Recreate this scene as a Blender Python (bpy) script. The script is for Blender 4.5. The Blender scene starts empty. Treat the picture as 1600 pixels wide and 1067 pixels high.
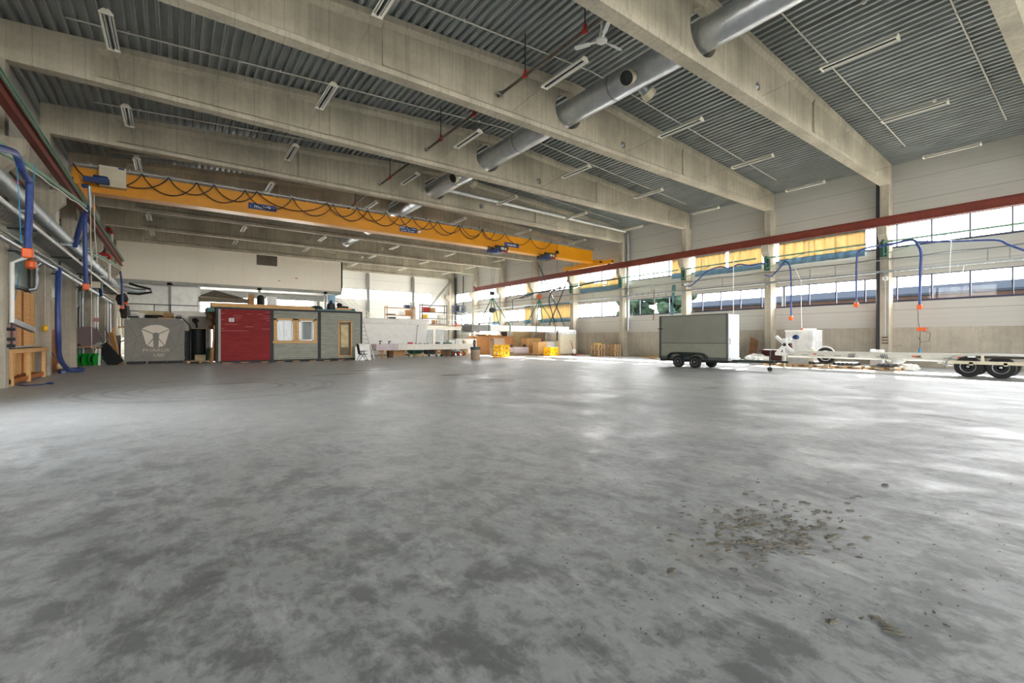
import bpy, bmesh, math, random
from mathutils import Vector, Matrix
random.seed(7)
C = bpy.context.scene.collection
SC = bpy.context.scene
# ---------------------------------------------------------------- survey of the hall (metres; x across, y along, z up)
FOC, CU, CV, EYE = 715.0, 800.0, 530.0, 1.45
YAW = math.atan(527 / 715.0)
SY, CY = math.sin(YAW), math.cos(YAW)
def ray(u, v):
    a = (u - CU) / FOC
    return (SY + CY * a, CY - SY * a, -(v - CV) / FOC)
def PX(u, v, x):            # survey point on the plane x = const
    d = ray(u, v); t = x / d[0]; return Vector((x, d[1] * t, EYE + d[2] * t))
def PY(u, v, y):
    d = ray(u, v); t = y / d[1]; return Vector((d[0] * t, y, EYE + d[2] * t))
def PZ(u, v, z=0.0):
    d = ray(u, v); t = (z - EYE) / d[2]; return Vector((d[0] * t, d[1] * t, z))
def zroof(x): return 12.05 - abs(x - 13.37) * 0.0675
BY = [1.7 + 6 * k for k in range(10)]           # near faces of the roof beams
XL, XR = -4.65, 31.3                            # inner faces of the side walls
YB, YF = 56.1, -22.0                             # back and front walls
ORD = ['first','second','third','fourth','fifth','sixth','seventh','eighth','ninth','tenth','eleventh','twelfth']

# ---------------------------------------------------------------- mesh builder
class MB:
    def __init__(s): s.v = []; s.f = []
    def add(s, vs, fs):
        o = len(s.v); s.v += [Vector(p) for p in vs]; s.f += [tuple(i + o for i in f) for f in fs]; return s
    def box(s, x0, x1, y0, y1, z0, z1):
        vs = [(x, y, z) for z in (z0, z1) for y in (y0, y1) for x in (x0, x1)]
        return s.add(vs, [(0,2,3,1),(4,5,7,6),(0,1,5,4),(2,6,7,3),(0,4,6,2),(1,3,7,5)])
    def obox(s, c, dx, dy, dz, M=None):
        M = M or Matrix.Identity(3); c = Vector(c)
        vs = [c + M @ Vector((x*dx/2, y*dy/2, z*dz/2)) for z in (-1,1) for y in (-1,1) for x in (-1,1)]
        return s.add(vs, [(0,2,3,1),(4,5,7,6),(0,1,5,4),(2,6,7,3),(0,4,6,2),(1,3,7,5)])
    def bar(s, p, q, w, h, up=(0,0,1)):
        p = Vector(p); q = Vector(q); d = (q - p); L = d.length; d.normalize()
        u = Vector(up)
        if abs(d.dot(u)) > 0.99: u = Vector((0,1,0))
        sd = d.cross(u).normalized(); u = sd.cross(d)
        M = Matrix((sd, d, u)).transposed()
        return s.obox((p + q) / 2, w, L, h, M)
    def cyl(s, p, q, r, n=12, r2=None, caps=True):
        p = Vector(p); q = Vector(q); r2 = r if r2 is None else r2
        d = (q - p).normalized(); a = d.orthogonal().normalized(); b = d.cross(a)
        vs = []
        for c, rr in ((p, r), (q, r2)):
            for i in range(n):
                t = 2 * math.pi * i / n
                vs.append(c + a * math.cos(t) * rr + b * math.sin(t) * rr)
        fs = [(i, (i+1) % n, n + (i+1) % n, n + i) for i in range(n)]
        if caps: fs += [tuple(range(n))[::-1], tuple(range(n, 2*n))]
        return s.add(vs, fs)
    def tube(s, pts, r, n=6, caps=True):
        pts = [Vector(p) for p in pts]; m = len(pts)
        rs = r if isinstance(r, (list, tuple)) else [r] * m
        vs = []; a = None
        for i in range(m):
            d = (pts[min(i+1, m-1)] - pts[max(i-1, 0)]).normalized()
            if a is None: a = d.orthogonal().normalized()
            a = (a - d * a.dot(d)).normalized(); b = d.cross(a)
            for k in range(n):
                t = 2 * math.pi * k / n
                vs.append(pts[i] + (a * math.cos(t) + b * math.sin(t)) * rs[i])
        fs = []
        for i in range(m - 1):
            for k in range(n):
                k2 = (k + 1) % n
                fs.append((i*n+k, i*n+k2, (i+1)*n+k2, (i+1)*n+k))
        if caps: fs += [tuple(range(n))[::-1], tuple(range((m-1)*n, m*n))]
        return s.add(vs, fs)
    def lathe(s, prof, p, axis=(0,0,1), n=20):
        p = Vector(p); d = Vector(axis).normalized(); a = d.orthogonal().normalized(); b = d.cross(a)
        vs = []
        for r, t in prof:
            for k in range(n):
                an = 2 * math.pi * k / n
                vs.append(p + d * t + (a * math.cos(an) + b * math.sin(an)) * max(r, 1e-4))
        m = len(prof); fs = []
        for i in range(m - 1):
            for k in range(n):
                k2 = (k + 1) % n
                fs.append((i*n+k, i*n+k2, (i+1)*n+k2, (i+1)*n+k))
        fs += [tuple(range(n))[::-1], tuple(range((m-1)*n, m*n))]
        return s.add(vs, fs)
    def prism(s, poly, axis, lo, hi):           # 2-D outline pushed along an axis
        def P(a, b, t):
            return {'x': (t, a, b), 'y': (a, t, b), 'z': (a, b, t)}[axis]
        n = len(poly)
        vs = [P(a, b, lo) for a, b in poly] + [P(a, b, hi) for a, b in poly]
        fs = [(i, (i+1) % n, n + (i+1) % n, n + i) for i in range(n)] + [tuple(range(n))[::-1], tuple(range(n, 2*n))]
        return s.add(vs, fs)
    def grid(s, fn, nu, nv):
        vs = [fn(i / nu, j / nv) for j in range(nv + 1) for i in range(nu + 1)]
        fs = [(j*(nu+1)+i, j*(nu+1)+i+1, (j+1)*(nu+1)+i+1, (j+1)*(nu+1)+i) for j in range(nv) for i in range(nu)]
        return s.add(vs, fs)
    def blob(s, c, rx, ry, rz, n=10, m=7, jit=0.0, M=None):
        c = Vector(c); vs = []; M = M or Matrix.Identity(3)
        for j in range(1, m):
            ph = math.pi * j / m
            for i in range(n):
                t = 2 * math.pi * i / n; k = 1 + random.uniform(-jit, jit)
                vs.append(c + M @ Vector((rx*math.sin(ph)*math.cos(t)*k, ry*math.sin(ph)*math.sin(t)*k, rz*math.cos(ph)*k)))
        vs += [c + M @ Vector((0,0,rz)), c - M @ Vector((0,0,rz))]
        top = (m-1)*n; fs = []
        for j in range(m - 2):
            for i in range(n):
                i2 = (i+1) % n; fs.append((j*n+i, (j+1)*n+i, (j+1)*n+i2, j*n+i2))
        for i in range(n):
            i2 = (i+1) % n
            fs.append((top, i, i2)); fs.append((top+1, (m-2)*n+i2, (m-2)*n+i))
        return s.add(vs, fs)
    def jitter(s, k):
        for p in s.v: p += Vector((random.uniform(-k,k), random.uniform(-k,k), random.uniform(-k,k)))
        return s

def rz(a): return Matrix.Rotation(a, 3, 'Z')
ORG = {}
def make(name, mb, mat, parent=None, smooth=True, bevel=0, org=None, fixn=True, thick=0):
    me = bpy.data.meshes.new(name)
    if parent is not None: o0 = ORG[parent.name]
    elif org is not None: o0 = Vector(org)
    else:
        xs = [p.x for p in mb.v]; ys = [p.y for p in mb.v]; zs = [p.z for p in mb.v]
        o0 = Vector(((min(xs)+max(xs))/2, (min(ys)+max(ys))/2, min(zs)))
    me.from_pydata([p - o0 for p in mb.v], [], mb.f)
    if fixn:
        bm = bmesh.new(); bm.from_mesh(me); bmesh.ops.recalc_face_normals(bm, faces=bm.faces); bm.to_mesh(me); bm.free()
    if smooth:
        me.shade_smooth(); me.set_sharp_from_angle(angle=math.radians(35))
    me.materials.append(mat)
    o = bpy.data.objects.new(name, me); C.objects.link(o)
    if parent is not None: o.parent = parent
    else: o.location = o0
    ORG[o.name] = o0
    if thick:
        md = o.modifiers.new('sheet', 'SOLIDIFY'); md.thickness = thick; md.offset = 0
    if bevel:
        md = o.modifiers.new('edge', 'BEVEL'); md.width = bevel; md.segments = 2; md.limit_method = 'ANGLE'
    return o
def tag(o, label, cat, group=None, kind=None):
    o['label'] = label; o['category'] = cat
    if group: o['group'] = group
    if kind: o['kind'] = kind
    return o
def thing(name, label, cat, loc, group=None):
    o = bpy.data.objects.new(name, None); C.objects.link(o); o.location = Vector(loc); o.empty_display_size = .2
    ORG[o.name] = Vector(loc); return tag(o, label, cat, group)
def single(name, mb, mat, label, cat, group=None, kind=None, **k):
    return tag(make(name, mb, mat, **k), label, cat, group, kind)
def structure(name, mb, mat, label, cat, **k):
    return tag(make(name, mb, mat, **k), label, cat, None, 'structure')
def dup(root, delta, label, group=None):
    delta = Vector(delta)
    r = root.copy(); C.objects.link(r); r.location = root.location + delta; r['label'] = label
    if group: r['group'] = group
    ORG[r.name] = ORG[root.name] + delta
    for ch in list(root.children):
        c = ch.copy(); C.objects.link(c); c.parent = r; ORG[c.name] = ORG[r.name]
        for g in list(ch.children):
            d = g.copy(); C.objects.link(d); d.parent = c; ORG[d.name] = ORG[r.name]
    return r

# ---------------------------------------------------------------- materials
def lin(c): 
    return tuple((x/255/12.92 if x/255 <= .04045 else ((x/255+.055)/1.055)**2.4) for x in c) + (1,)
class NT:
    def __init__(s, name):
        s.m = bpy.data.materials.new(name); s.m.use_nodes = True; s.t = s.m.node_tree
        s.b = s.t.nodes['Principled BSDF']; s.out = s.t.nodes['Material Output']
    def n(s, typ, **k):
        x = s.t.nodes.new(typ)
        for a, b in k.items():
            if a in ('op',): x.operation = b
            elif hasattr(x, a) and not a.startswith('i_'): setattr(x, a, b)
        return x
    def l(s, a, b): s.t.links.new(a, b)
    def geo(s): return s.n('ShaderNodeNewGeometry').outputs['Position']
    def objc(s): return s.n('ShaderNodeTexCoord').outputs['Object']
    def mapping(s, vec, scale=(1,1,1), loc=(0,0,0)):
        m = s.n('ShaderNodeMapping'); m.inputs['Scale'].default_value = scale; m.inputs['Location'].default_value = loc
        s.l(vec, m.inputs['Vector']); return m.outputs[0]
    def noise(s, vec, scale=5, detail=4, rough=.6, dist=0):
        x = s.n('ShaderNodeTexNoise'); x.inputs['Scale'].default_value = scale; x.inputs['Detail'].default_value = detail
        x.inputs['Roughness'].default_value = rough; x.inputs['Distortion'].default_value = dist; s.l(vec, x.inputs['Vector'])
        return x.outputs['Fac']
    def ramp(s, fac, stops):
        r = s.n('ShaderNodeValToRGB'); el = r.color_ramp.elements
        while len(el) < len(stops): el.new(.5)
        for e, (p, c) in zip(el, stops):
            e.position = p; e.color = c if isinstance(c, tuple) and len(c) == 4 else ((c, c, c, 1) if not isinstance(c, tuple) else lin(c))
        s.l(fac, r.inputs[0]); return r.outputs[0]
    def mix(s, fac, a, b, typ='MIX'):
        m = s.n('ShaderNodeMix'); m.data_type = 'RGBA'; m.blend_type = typ
        for sock, v in ((m.inputs[0], fac), (m.inputs[6], a), (m.inputs[7], b)):
            if hasattr(v, 'links') or hasattr(v, 'is_linked'): s.l(v, sock)
            else: sock.default_value = v
        return m.outputs[2]
    def math(s, op, a, b=0.0, c=0.0):
        m = s.n('ShaderNodeMath'); m.operation = op
        for sock, v in zip(m.inputs, (a, b, c)):
            if hasattr(v, 'is_linked'): s.l(v, sock)
            else: sock.default_value = v
        return m.outputs[0]
    def sep(s, vec):
        x = s.n('ShaderNodeSeparateXYZ'); s.l(vec, x.inputs[0]); return x.outputs
    def bump(s, h, strength=.3, dist=.02):
        b = s.n('ShaderNodeBump'); b.inputs['Strength'].default_value = strength; b.inputs['Distance'].default_value = dist
        s.l(h, b.inputs['Height']); s.l(b.outputs[0], s.b.inputs['Normal'])
    def setp(s, rough=.6, metal=0, spec=.5):
        s.b.inputs['Roughness'].default_value = rough; s.b.inputs['Metallic'].default_value = metal
        s.b.inputs['Specular IOR Level'].default_value = spec
def scl(c, k): return tuple(max(0, min(255, x * k)) for x in c)
def M(name, col, rough=.6, metal=0, var=.12, scale=2.5, bump=0, stretch=(1,1,1), spec=.5):
    t = NT(name); t.setp(rough, metal, spec)
    v = t.mapping(t.objc(), stretch)
    f = t.noise(v, scale, 5, .62)
    t.l(t.ramp(f, [(.25, scl(col, 1 - var)), (.75, scl(col, 1 + var * .6))]), t.b.inputs['Base Color'])
    if bump: t.bump(f, bump, .01)
    return t.m
# ---------------------------------------------------------------- special surfaces
def mat_floor():
    t = NT('worn_concrete_floor'); g = t.geo(); x, y, z = t.sep(g)
    big = t.noise(g, .16, 4, .55); mid = t.noise(g, .9, 6, .65, .6)
    streak = t.noise(t.mapping(g, (1.6, .5, 1)), 2.3, 8, .74, .35)
    fine = t.noise(g, 14, 8, .75)
    far = t.ramp(t.math('MULTIPLY_ADD', y, .055, t.math('MULTIPLY_ADD', x, .012, t.math('MULTIPLY', big, .5))), [(.45, 0.0), (1.05, 1.0)])  # base colour lightened with distance, in place of far light and glancing reflection
    col = t.mix(far, t.ramp(big, [(.32, (148,151,151)), (.68, (174,176,175))]), t.mix(t.ramp(t.math('MULTIPLY', y, .03), [(.35, 0.0), (.85, 1.0)]), t.ramp(big, [(.32, (190,193,194)), (.68, (212,213,211))]), lin((232,233,232))))  # whiter again towards the back: brightness painted into the concrete
    # dark rubbed smudges, weighted near left, also painting in the dimmer light there
    sm = t.math('MAXIMUM', t.ramp(t.noise(t.mapping(g, (1, .8, 1)), 3.0, 8, .70, .25), [(.47, 0.0), (.58, 1.0)]), t.ramp(t.noise(t.mapping(g, (1.2, .7, 1)), 8.0, 6, .72, .2), [(.51, 0.0), (.60, .7)]))
    w = t.ramp(t.math('MULTIPLY_ADD', y, -.085, t.math('MULTIPLY_ADD', x, -.05, 1.0)), [(.1, 0.06), (.95, 0.75)])
    col = t.mix(t.math('MULTIPLY', sm, w), col, lin((52,55,57)))
    # chalky worn patches and tan dust
    ch = t.ramp(streak, [(.54, 0.0), (.70, 0.5)])
    col = t.mix(ch, col, lin((214,214,212)))
    tan = t.ramp(t.noise(g, .8, 3, .5), [(.63, 0.0), (.74, 0.35)])
    col = t.mix(tan, col, lin((156,145,124)))
    dk = t.ramp(t.noise(t.mapping(g, (.7, 1.6, 1)), 1.1, 5, .7, 1.5), [(.66, 0.0), (.73, .7)])
    col = t.mix(dk, col, lin((104,102,96)))
    col = t.mix(t.math('MULTIPLY', fine, .75), col, t.mix(1.0, col, lin((150,150,150)), 'MULTIPLY'))
    # tyre turning marks: rings round a centre, and straight scuffs
    def rings(cx, cy, rs, wd, lo):
        dx = t.math('SUBTRACT', x, cx); dy = t.math('SUBTRACT', y, cy)
        d = t.math('SQRT', t.math('ADD', t.math('MULTIPLY', dx, dx), t.math('MULTIPLY', dy, dy)))
        acc = None
        for r in rs:
            b = t.math('SUBTRACT', 1.0, t.math('MINIMUM', t.math('DIVIDE', t.math('ABSOLUTE', t.math('SUBTRACT', d, r)), wd), 1.0))
            acc = b if acc is None else t.math('MAXIMUM', acc, b)
        return t.math('MULTIPLY', acc, lo)
    rg = rings(1.0, 16.3, (1.75, 2.15, 2.55, 3.05, 3.3), .12, t.ramp(mid, [(.35, 0.1), (.6, .7)]))
    col = t.mix(rg, col, lin((112,112,108)))
    def spots(lst):
        acc = None
        for cx, cy, rx, ry in lst:
            dx = t.math('DIVIDE', t.math('SUBTRACT', x, cx), rx); dy = t.math('DIVIDE', t.math('SUBTRACT', y, cy), ry)
            d = t.math('ADD', t.math('MULTIPLY', dx, dx), t.math('MULTIPLY', dy, dy))
            d = t.math('ADD', d, t.math('MULTIPLY_ADD', mid, 1.6, -.8))
            b = t.ramp(d, [(.75, 1.0), (1.0, 0.0)])
            acc = b if acc is None else t.math('MAXIMUM', acc, b)
        return acc
    st = spots([(8.9, 13.3, 1.0, .8), (9.6, 16.3, 1.2, .5), (12.9, 7.45, .45, .18), (1.6, 17.6, 1.0, .22), (7.5, 21, 1.4, .35), (5.5, 19.5, 1.2, .25), (16.5, 5.0, .9, .25)])
    col = t.mix(t.math('MULTIPLY', st, .75), col, lin((112,108,99)))
    # yellow worn line near the grey exhibition box
    yl = spots([(-1.0, 27.6, 1.6, .12)])
    col = t.mix(t.math('MULTIPLY', yl, .7), col, lin((190,172,92)))
    # slab joints
    jx = t.math('LESS_THAN', t.math('ABSOLUTE', t.math('SUBTRACT', t.math('MODULO', t.math('ADD', x, 30.8), 6.0), 3.0)), .012)
    jy = t.math('LESS_THAN', t.math('ABSOLUTE', t.math('SUBTRACT', t.math('MODULO', t.math('ADD', y, 34.3), 6.0), 3.0)), .012)
    col = t.mix(t.math('MULTIPLY', t.math('MAXIMUM', jx, jy), .08), col, lin((92,92,88)))
    t.l(col, t.b.inputs['Base Color'])
    rn = t.math('MULTIPLY_ADD', t.noise(t.mapping(g, (1, .7, 1)), 1.1, 9, .78, .8), .75, t.math('MULTIPLY', streak, .25))
    rr = t.ramp(rn, [(.38, .30), (.62, .60)])
    t.l(rr, t.b.inputs['Roughness']); t.b.inputs['Specular IOR Level'].default_value = .7
    t.bump(t.math('ADD', t.math('MULTIPLY', mid, 1.0), t.math('MULTIPLY', fine, .5)), .10, .02)
    return t.m
def mat_concrete(name, col, joint=0, streaks=.5, stain=.25):
    t = NT(name); g = t.geo(); x, y, z = t.sep(g); t.setp(.85, 0, .25)
    a = t.noise(g, .55, 5, .65); b = t.noise(g, 6, 6, .7)
    st = t.noise(t.mapping(g, (9, 9, .25)), 1.0, 4, .6)
    c = t.ramp(a, [(.3, scl(col, .88)), (.7, scl(col, 1.08))])
    c = t.mix(t.ramp(st, [(.45, 0.0), (.75, streaks)]), c, lin(scl(col, .78)))
    c = t.mix(t.ramp(b, [(.5, 0.0), (.8, .35)]), c, lin(scl(col, .72)))
    c = t.mix(t.ramp(t.noise(g, 1.3, 6, .75, 1.0), [(.6, 0.0), (.75, stain)]), c, lin((108, 92, 72)))
    if joint:
        jn = t.noise(t.mapping(g, (0, .6, .6)), 3, 2, .5)
        m = t.math('ABSOLUTE', t.math('SUBTRACT', t.math('MODULO', t.math('ADD', t.math('ADD', x, 20.55), t.math('MULTIPLY', jn, .05)), joint), joint / 2))
        c = t.mix(t.math('MULTIPLY', t.math('LESS_THAN', m, .009), .42), c, lin(scl(col, .5)))
        m2 = t.math('LESS_THAN', t.math('MODULO', t.math('ADD', x, 20.55), joint * 2), joint)
        c = t.mix(t.math('MULTIPLY', m2, .10), c, lin(scl(col, .6)))
    t.l(c, t.b.inputs['Base Color']); t.bump(t.math('ADD', b, a), .12, .02)
    return t.m
def mat_panel(name, col, pitch=.25, seam=1.15, axis='z', rough=.5):
    # profiled sandwich panel: fine ribs and wide seams
    t = NT(name); g = t.geo(); s = t.sep(g); z = s['xyz'.index(axis)]; t.setp(rough, 0, .4)
    r = t.math('LESS_THAN', t.math('MODULO', t.math('ADD', z, 20.0), pitch), .022)
    sm = t.math('LESS_THAN', t.math('MODULO', t.math('ADD', z, 20.0), seam), .035)
    c = t.ramp(t.noise(g, .4, 3, .5), [(.3, scl(col, .97)), (.7, col)])
    c = t.mix(t.math('MULTIPLY', r, .22), c, lin(scl(col, .72)))
    c = t.mix(t.math('MULTIPLY', sm, .5), c, lin(scl(col, .62)))
    t.l(c, t.b.inputs['Base Color'])
    return t.m
def mat_siding(name, cols, pitch=.125, worn=0, zoff=0):
    t = NT(name); g = t.geo(); x, y, z = t.sep(g); t.setp(.75, 0, .25)
    zz = t.math('ADD', z, zoff)
    idx = t.math('FLOOR', t.math('DIVIDE', zz, pitch))
    nv = t.n('ShaderNodeCombineXYZ'); t.l(t.math('MULTIPLY', x, 1.3), nv.inputs[0]); t.l(t.math('MULTIPLY', idx, 3.7), nv.inputs[1]); t.l(t.math('MULTIPLY', z, 9), nv.inputs[2])
    c = t.ramp(t.noise(nv.outputs[0], 1.4, 5, .7), [(.3, cols[0]), (.7, cols[1])])
    gr = t.math('LESS_THAN', t.math('MODULO', zz, pitch), .014)
    c = t.mix(t.math('MULTIPLY', gr, .6), c, lin(scl(cols[0], .5)))
    if worn:
        nw = t.n('ShaderNodeCombineXYZ'); t.l(x, nw.inputs[0]); t.l(t.math('MULTIPLY', idx, 5.3), nw.inputs[1])
        w = t.math('MULTIPLY', t.math('LESS_THAN', t.math('MODULO', zz, pitch), .018), t.ramp(t.noise(nw.outputs[0], .9, 2, .5), [(.5, 0.0), (.56, 1.0)]))
        w = t.math('MULTIPLY', w, t.math('MULTIPLY', t.math('GREATER_THAN', z, 1.9), .7))
        c = t.mix(w, c, lin((196,160,148)))
    t.l(c, t.b.inputs['Base Color']); return t.m
def mat_cloth(name, col, trans=.6):
    t = NT(name); t.setp(.9, 0, .1)
    f = t.noise(t.mapping(t.geo(), (1, 3, .6)), 2.2, 4, .6)
    c = t.ramp(f, [(.3, scl(col, .9)), (.7, col)]); t.l(c, t.b.inputs['Base Color'])
    tr = t.n('ShaderNodeBsdfTranslucent'); t.l(c, tr.inputs[0])
    mx = t.n('ShaderNodeMixShader'); mx.inputs[0].default_value = trans
    t.l(t.b.outputs[0], mx.inputs[1]); t.l(tr.outputs[0], mx.inputs[2]); t.l(mx.outputs[0], t.out.inputs[0])
    return t.m
def mat_glass(name, tint=(1,1,1,1), gloss=.012):
    t = NT(name); tr = t.n('ShaderNodeBsdfTransparent'); tr.inputs[0].default_value = tint
    gl = t.n('ShaderNodeBsdfGlossy'); gl.inputs['Roughness'].default_value = .03
    mx = t.n('ShaderNodeMixShader'); mx.inputs[0].default_value = gloss
    t.l(tr.outputs[0], mx.inputs[1]); t.l(gl.outputs[0], mx.inputs[2]); t.l(mx.outputs[0], t.out.inputs[0])
    return t.m
def mat_duct(name, col=(206,210,214), pitch=.11, axis='y', rough=.3):
    t = NT(name); g = t.geo(); s = t.sep(g); t.setp(rough, .7, .5)
    w = t.math('PINGPONG', s['xyz'.index(axis)], pitch / 2)
    c = t.ramp(t.noise(g, 3, 4, .6), [(.3, scl(col, .9)), (.7, col)]); t.l(c, t.b.inputs['Base Color'])
    t.bump(t.math('LESS_THAN', w, .014), .9, .025); return t.m
def mat_wood(name, c0, c1, stretch=(1,1,1), scale=6):
    t = NT(name); t.setp(.65, 0, .3)
    f = t.noise(t.mapping(t.objc(), stretch), scale, 5, .65, .4)
    t.l(t.ramp(f, [(.3, c0), (.7, c1)]), t.b.inputs['Base Color']); return t.m

MT = dict(
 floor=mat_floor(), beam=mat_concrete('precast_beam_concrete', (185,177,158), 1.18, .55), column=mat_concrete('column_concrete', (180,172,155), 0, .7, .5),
 plinth=mat_concrete('plinth_concrete', (176,168,153), 0, .45, .7),
 deck=M('galvanised_roof_deck', (158,163,161), .45, .25, .1, .8), panel=mat_panel('white_wall_panel', (188,186,178)),
 backpanel=mat_panel('back_wall_panel', (242,240,234), .3, 1.2), boxpanel=mat_panel('mezzanine_panel', (238,231,215), 1.2, 60, 'x'),
 greenpanel=M('dull_green_glazing', (128,142,132), .3, 0, .06, 1), darkframe=M('dark_steel_frame', (52,56,56), .5, .3, .1),
 window_frame=M('dark_window_frame', (62,64,84), .45, .2, .08), glass=mat_glass('window_glass'), roomglass=mat_glass('room_glass', (.92,.94,.94,1), .02),
 red_rail=M('oxide_red_paint', (118,50,36), .55, 0, .15, 1.5), rail_green=M('pale_green_paint', (122,158,136), .5, 0, .12), yellow=M('crane_yellow', (214,142,2), .42, 0, .06, .8),
 black=M('black_rubber', (24,24,25), .6, 0, .1), dark=M('dark_grey_metal', (56,58,60), .5, .4, .1), steel=M('galvanised_steel', (168,172,174), .38, .75, .1, 5),
 greysteel=M('grey_painted_steel', (140,140,134), .5, .2, .1), white=M('white_paint', (236,236,232), .45, 0, .04), cream=M('cream_paint', (206,196,170), .5, 0, .05),
 offwhite=M('off_white_plastic', (222,218,206), .5, 0, .06), blue=M('blue_hose_rubber', (50,72,134), .45, 0, .2, 6), navy=M('navy_enamel', (22,54,110), .45, 0, .1), orange=M('orange_plastic', (226,98,40), .45, 0, .08),
 redp=M('bright_red_paint', (180,28,26), .45, 0, .1), sprink=M('dark_pipe_paint', (92,82,70), .45, .3, .15), duct=mat_duct('spiral_duct_steel'), duct2=mat_duct('wall_duct_steel', (176,182,184), .16, 'y', .5),
 ductx=mat_duct('white_duct_steel', (200,202,200), .3, 'x', .4),
 lampwhite=M('lamp_housing_white', (226,222,206), .45, 0, .04), doorwhite=M('trailer_front_white', (204,206,210), .5, 0, .03), paleblue=M('pale_blue_plastic', (140,188,216), .5), tube=M('fluorescent_tube_glass', (244,244,240), .2, 0, .02), reflector=M('lamp_reflector', (196,198,196), .22, .8, .05),
 wire=M('steel_wire', (150,146,132), .5, .3, .1), cable=M('black_cable', (20,20,22), .55, 0, .1), rope=M('hoist_rope', (96,98,100), .5, .4, .1),
 redsiding=mat_siding('red_painted_cladding', ((122,34,36), (146,48,48)), .13, 1), greysiding=mat_siding('weathered_grey_cladding', ((126,128,118), (164,164,152)), .125),
 pine=mat_wood('planed_pine', (206,156,96), (228,186,128), (1,1,6)), pine2=mat_wood('roof_timber', (196,148,92), (220,178,122), (.6,4,4)), rawwood=mat_wood('rough_timber', (150,116,76), (190,152,108), (2,2,1)), ply=mat_wood('plywood', (176,120,70), (202,150,96), (1,1,3), 4),
 palletwood=mat_wood('pallet_timber', (176,144,104), (208,178,138), (3,3,1)), brown=M('brown_timber', (120,84,52), .7, 0, .2, 4), osb=M('orange_board', (168,98,44), .7, 0, .2, 5),
 pink=M('pink_insulation', (206,152,140), .9, 0, .08, 4), cubegrey=M('grey_stone_laminate', (134,130,121), .6, 0, .06, 1.5), cubeline=M('groove_grey', (92,90,84), .7), logo=M('pale_logo_vinyl', (226,216,200), .6, 0, .03), letter=M('beige_letter_vinyl', (206,194,166), .6),
 trailer=M('trailer_grey_panel', (134,134,122), .55, 0, .06, .8), trailerlow=M('trailer_lower_panel', (142,142,128), .55, 0, .06), trimgrey=M('trailer_trim', (92,96,94), .5, .3), tyre=M('tyre_rubber', (28,28,29), .8, 0, .15, 8), rim=M('wheel_rim_steel', (136,138,138), .35, .7, .1), mudguard=M('green_black_mudguard', (26,36,32), .5),
 signblue=M('sign_blue', (18,52,122), .5), signwhite=M('sign_white', (236,236,236), .5), green=M('bright_green_plastic', (20,140,44), .45), dgreen=M('dark_green_paint', (32,84,62), .5, 0, .15), slinggreen=M('sling_green_webbing', (24,104,72), .8),
 yellowp=M('yellow_plastic', (246,190,14), .4), amber=M('amber_reflector', (222,92,40), .3), sheet=mat_cloth('white_plastic_sheet', (226,226,224), .35), curtain=mat_cloth('cream_tarpaulin', (232,212,166), .22), curtainblue=mat_cloth('blue_tarpaulin_hem', (128,158,176), .25),
 booth=M('brown_grey_canvas', (120,110,94), .9), wrap=M('clear_wrapped_plastic', (214,216,216), .3, 0, .12, 3), brick=M('dark_brick', (60,49,45), .95, 0, .15, 3, 0, (1,1,1), 0), roofing=M('slate_blue_roof', (28,32,38), .95, 0, .12, 2, 0, (1,1,1), 0), asphalt=M('pale_asphalt', (170,168,160), .9), leaf=M('tree_leaf', (34,46,38), .9, 0, .3, 2, 0, (1,1,1), 0), bark=M('tree_bark', (98,80,62), .9),
 teal=M('teal_membrane', (92,132,132), .7, 0, .1), mud=M('dried_mud', (92,88,78), .95, 0, .25, 12, .4), cardboard=M('brown_cardboard', (182,138,92), .8, 0, .08), maroon=M('maroon_reel_paint', (66,12,12), .5), turquoise=M('turquoise_cord', (42,140,190), .6), rust=M('rusty_steel', (112,84,62), .8, .2, .3, 8), strap=M('charcoal_strap', (70,78,82), .7), brownbin=M('beige_brown_plastic', (164,140,118), .6, 0, .1, 3), sand=M('tan_bag', (196,180,140), .8, 0, .15), lilac=M('pale_pink_fabric', (196,184,186), .9, 0, .08), chairdark=M('chair_dark_fabric', (52,44,40), .8), trunkgrey=M('machine_grey', (150,154,156), .5, .3, .1),
)
m = MT

# ---------------------------------------------------------------- floor and roof
b = MB(); b.box(XL - .3, XR + .3, YF - .3, YB + .3, -.25, 0)
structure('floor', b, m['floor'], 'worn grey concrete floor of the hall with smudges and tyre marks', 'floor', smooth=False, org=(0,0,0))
def deck():
    b = MB(); P = .286; prof = []
    x = XL - .1
    n = int((XR + .2 - x) / P)
    for i in range(n + 1):
        x0 = XL - .1 + i * P
        for dx, dz in ((0, 0), (.042, 0), (.048, .02), (.058, .02), (.064, 0), (.106, 0), (.122, .16), (.27, .16)):
            prof.append((x0 + dx, zroof(x0 + .057) + .004 + dz))
    top = [(XR + .4, zroof(XR) + .5), (13.37, 12.75), (XL - .4, zroof(XL) + .5)]
    ys = [YF - .3, YB + .3]; vs = []; fs = []
    for y in ys: vs += [(a, y, c) for a, c in prof]
    n = len(prof)
    fs += [(i, i + 1, n + i + 1, n + i) for i in range(n - 1)]
    b.add(vs, fs)
    vs = []
    for y in ys: vs += [(a, y, c) for a, c in top]
    b.add(vs, [(0,1,4,3), (1,2,5,4)])
    return b
structure('ceiling', deck(), m['deck'], 'ribbed galvanised metal roof deck over the concrete beams', 'ceiling', smooth=False, fixn=False, org=(0,0,9))

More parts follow.
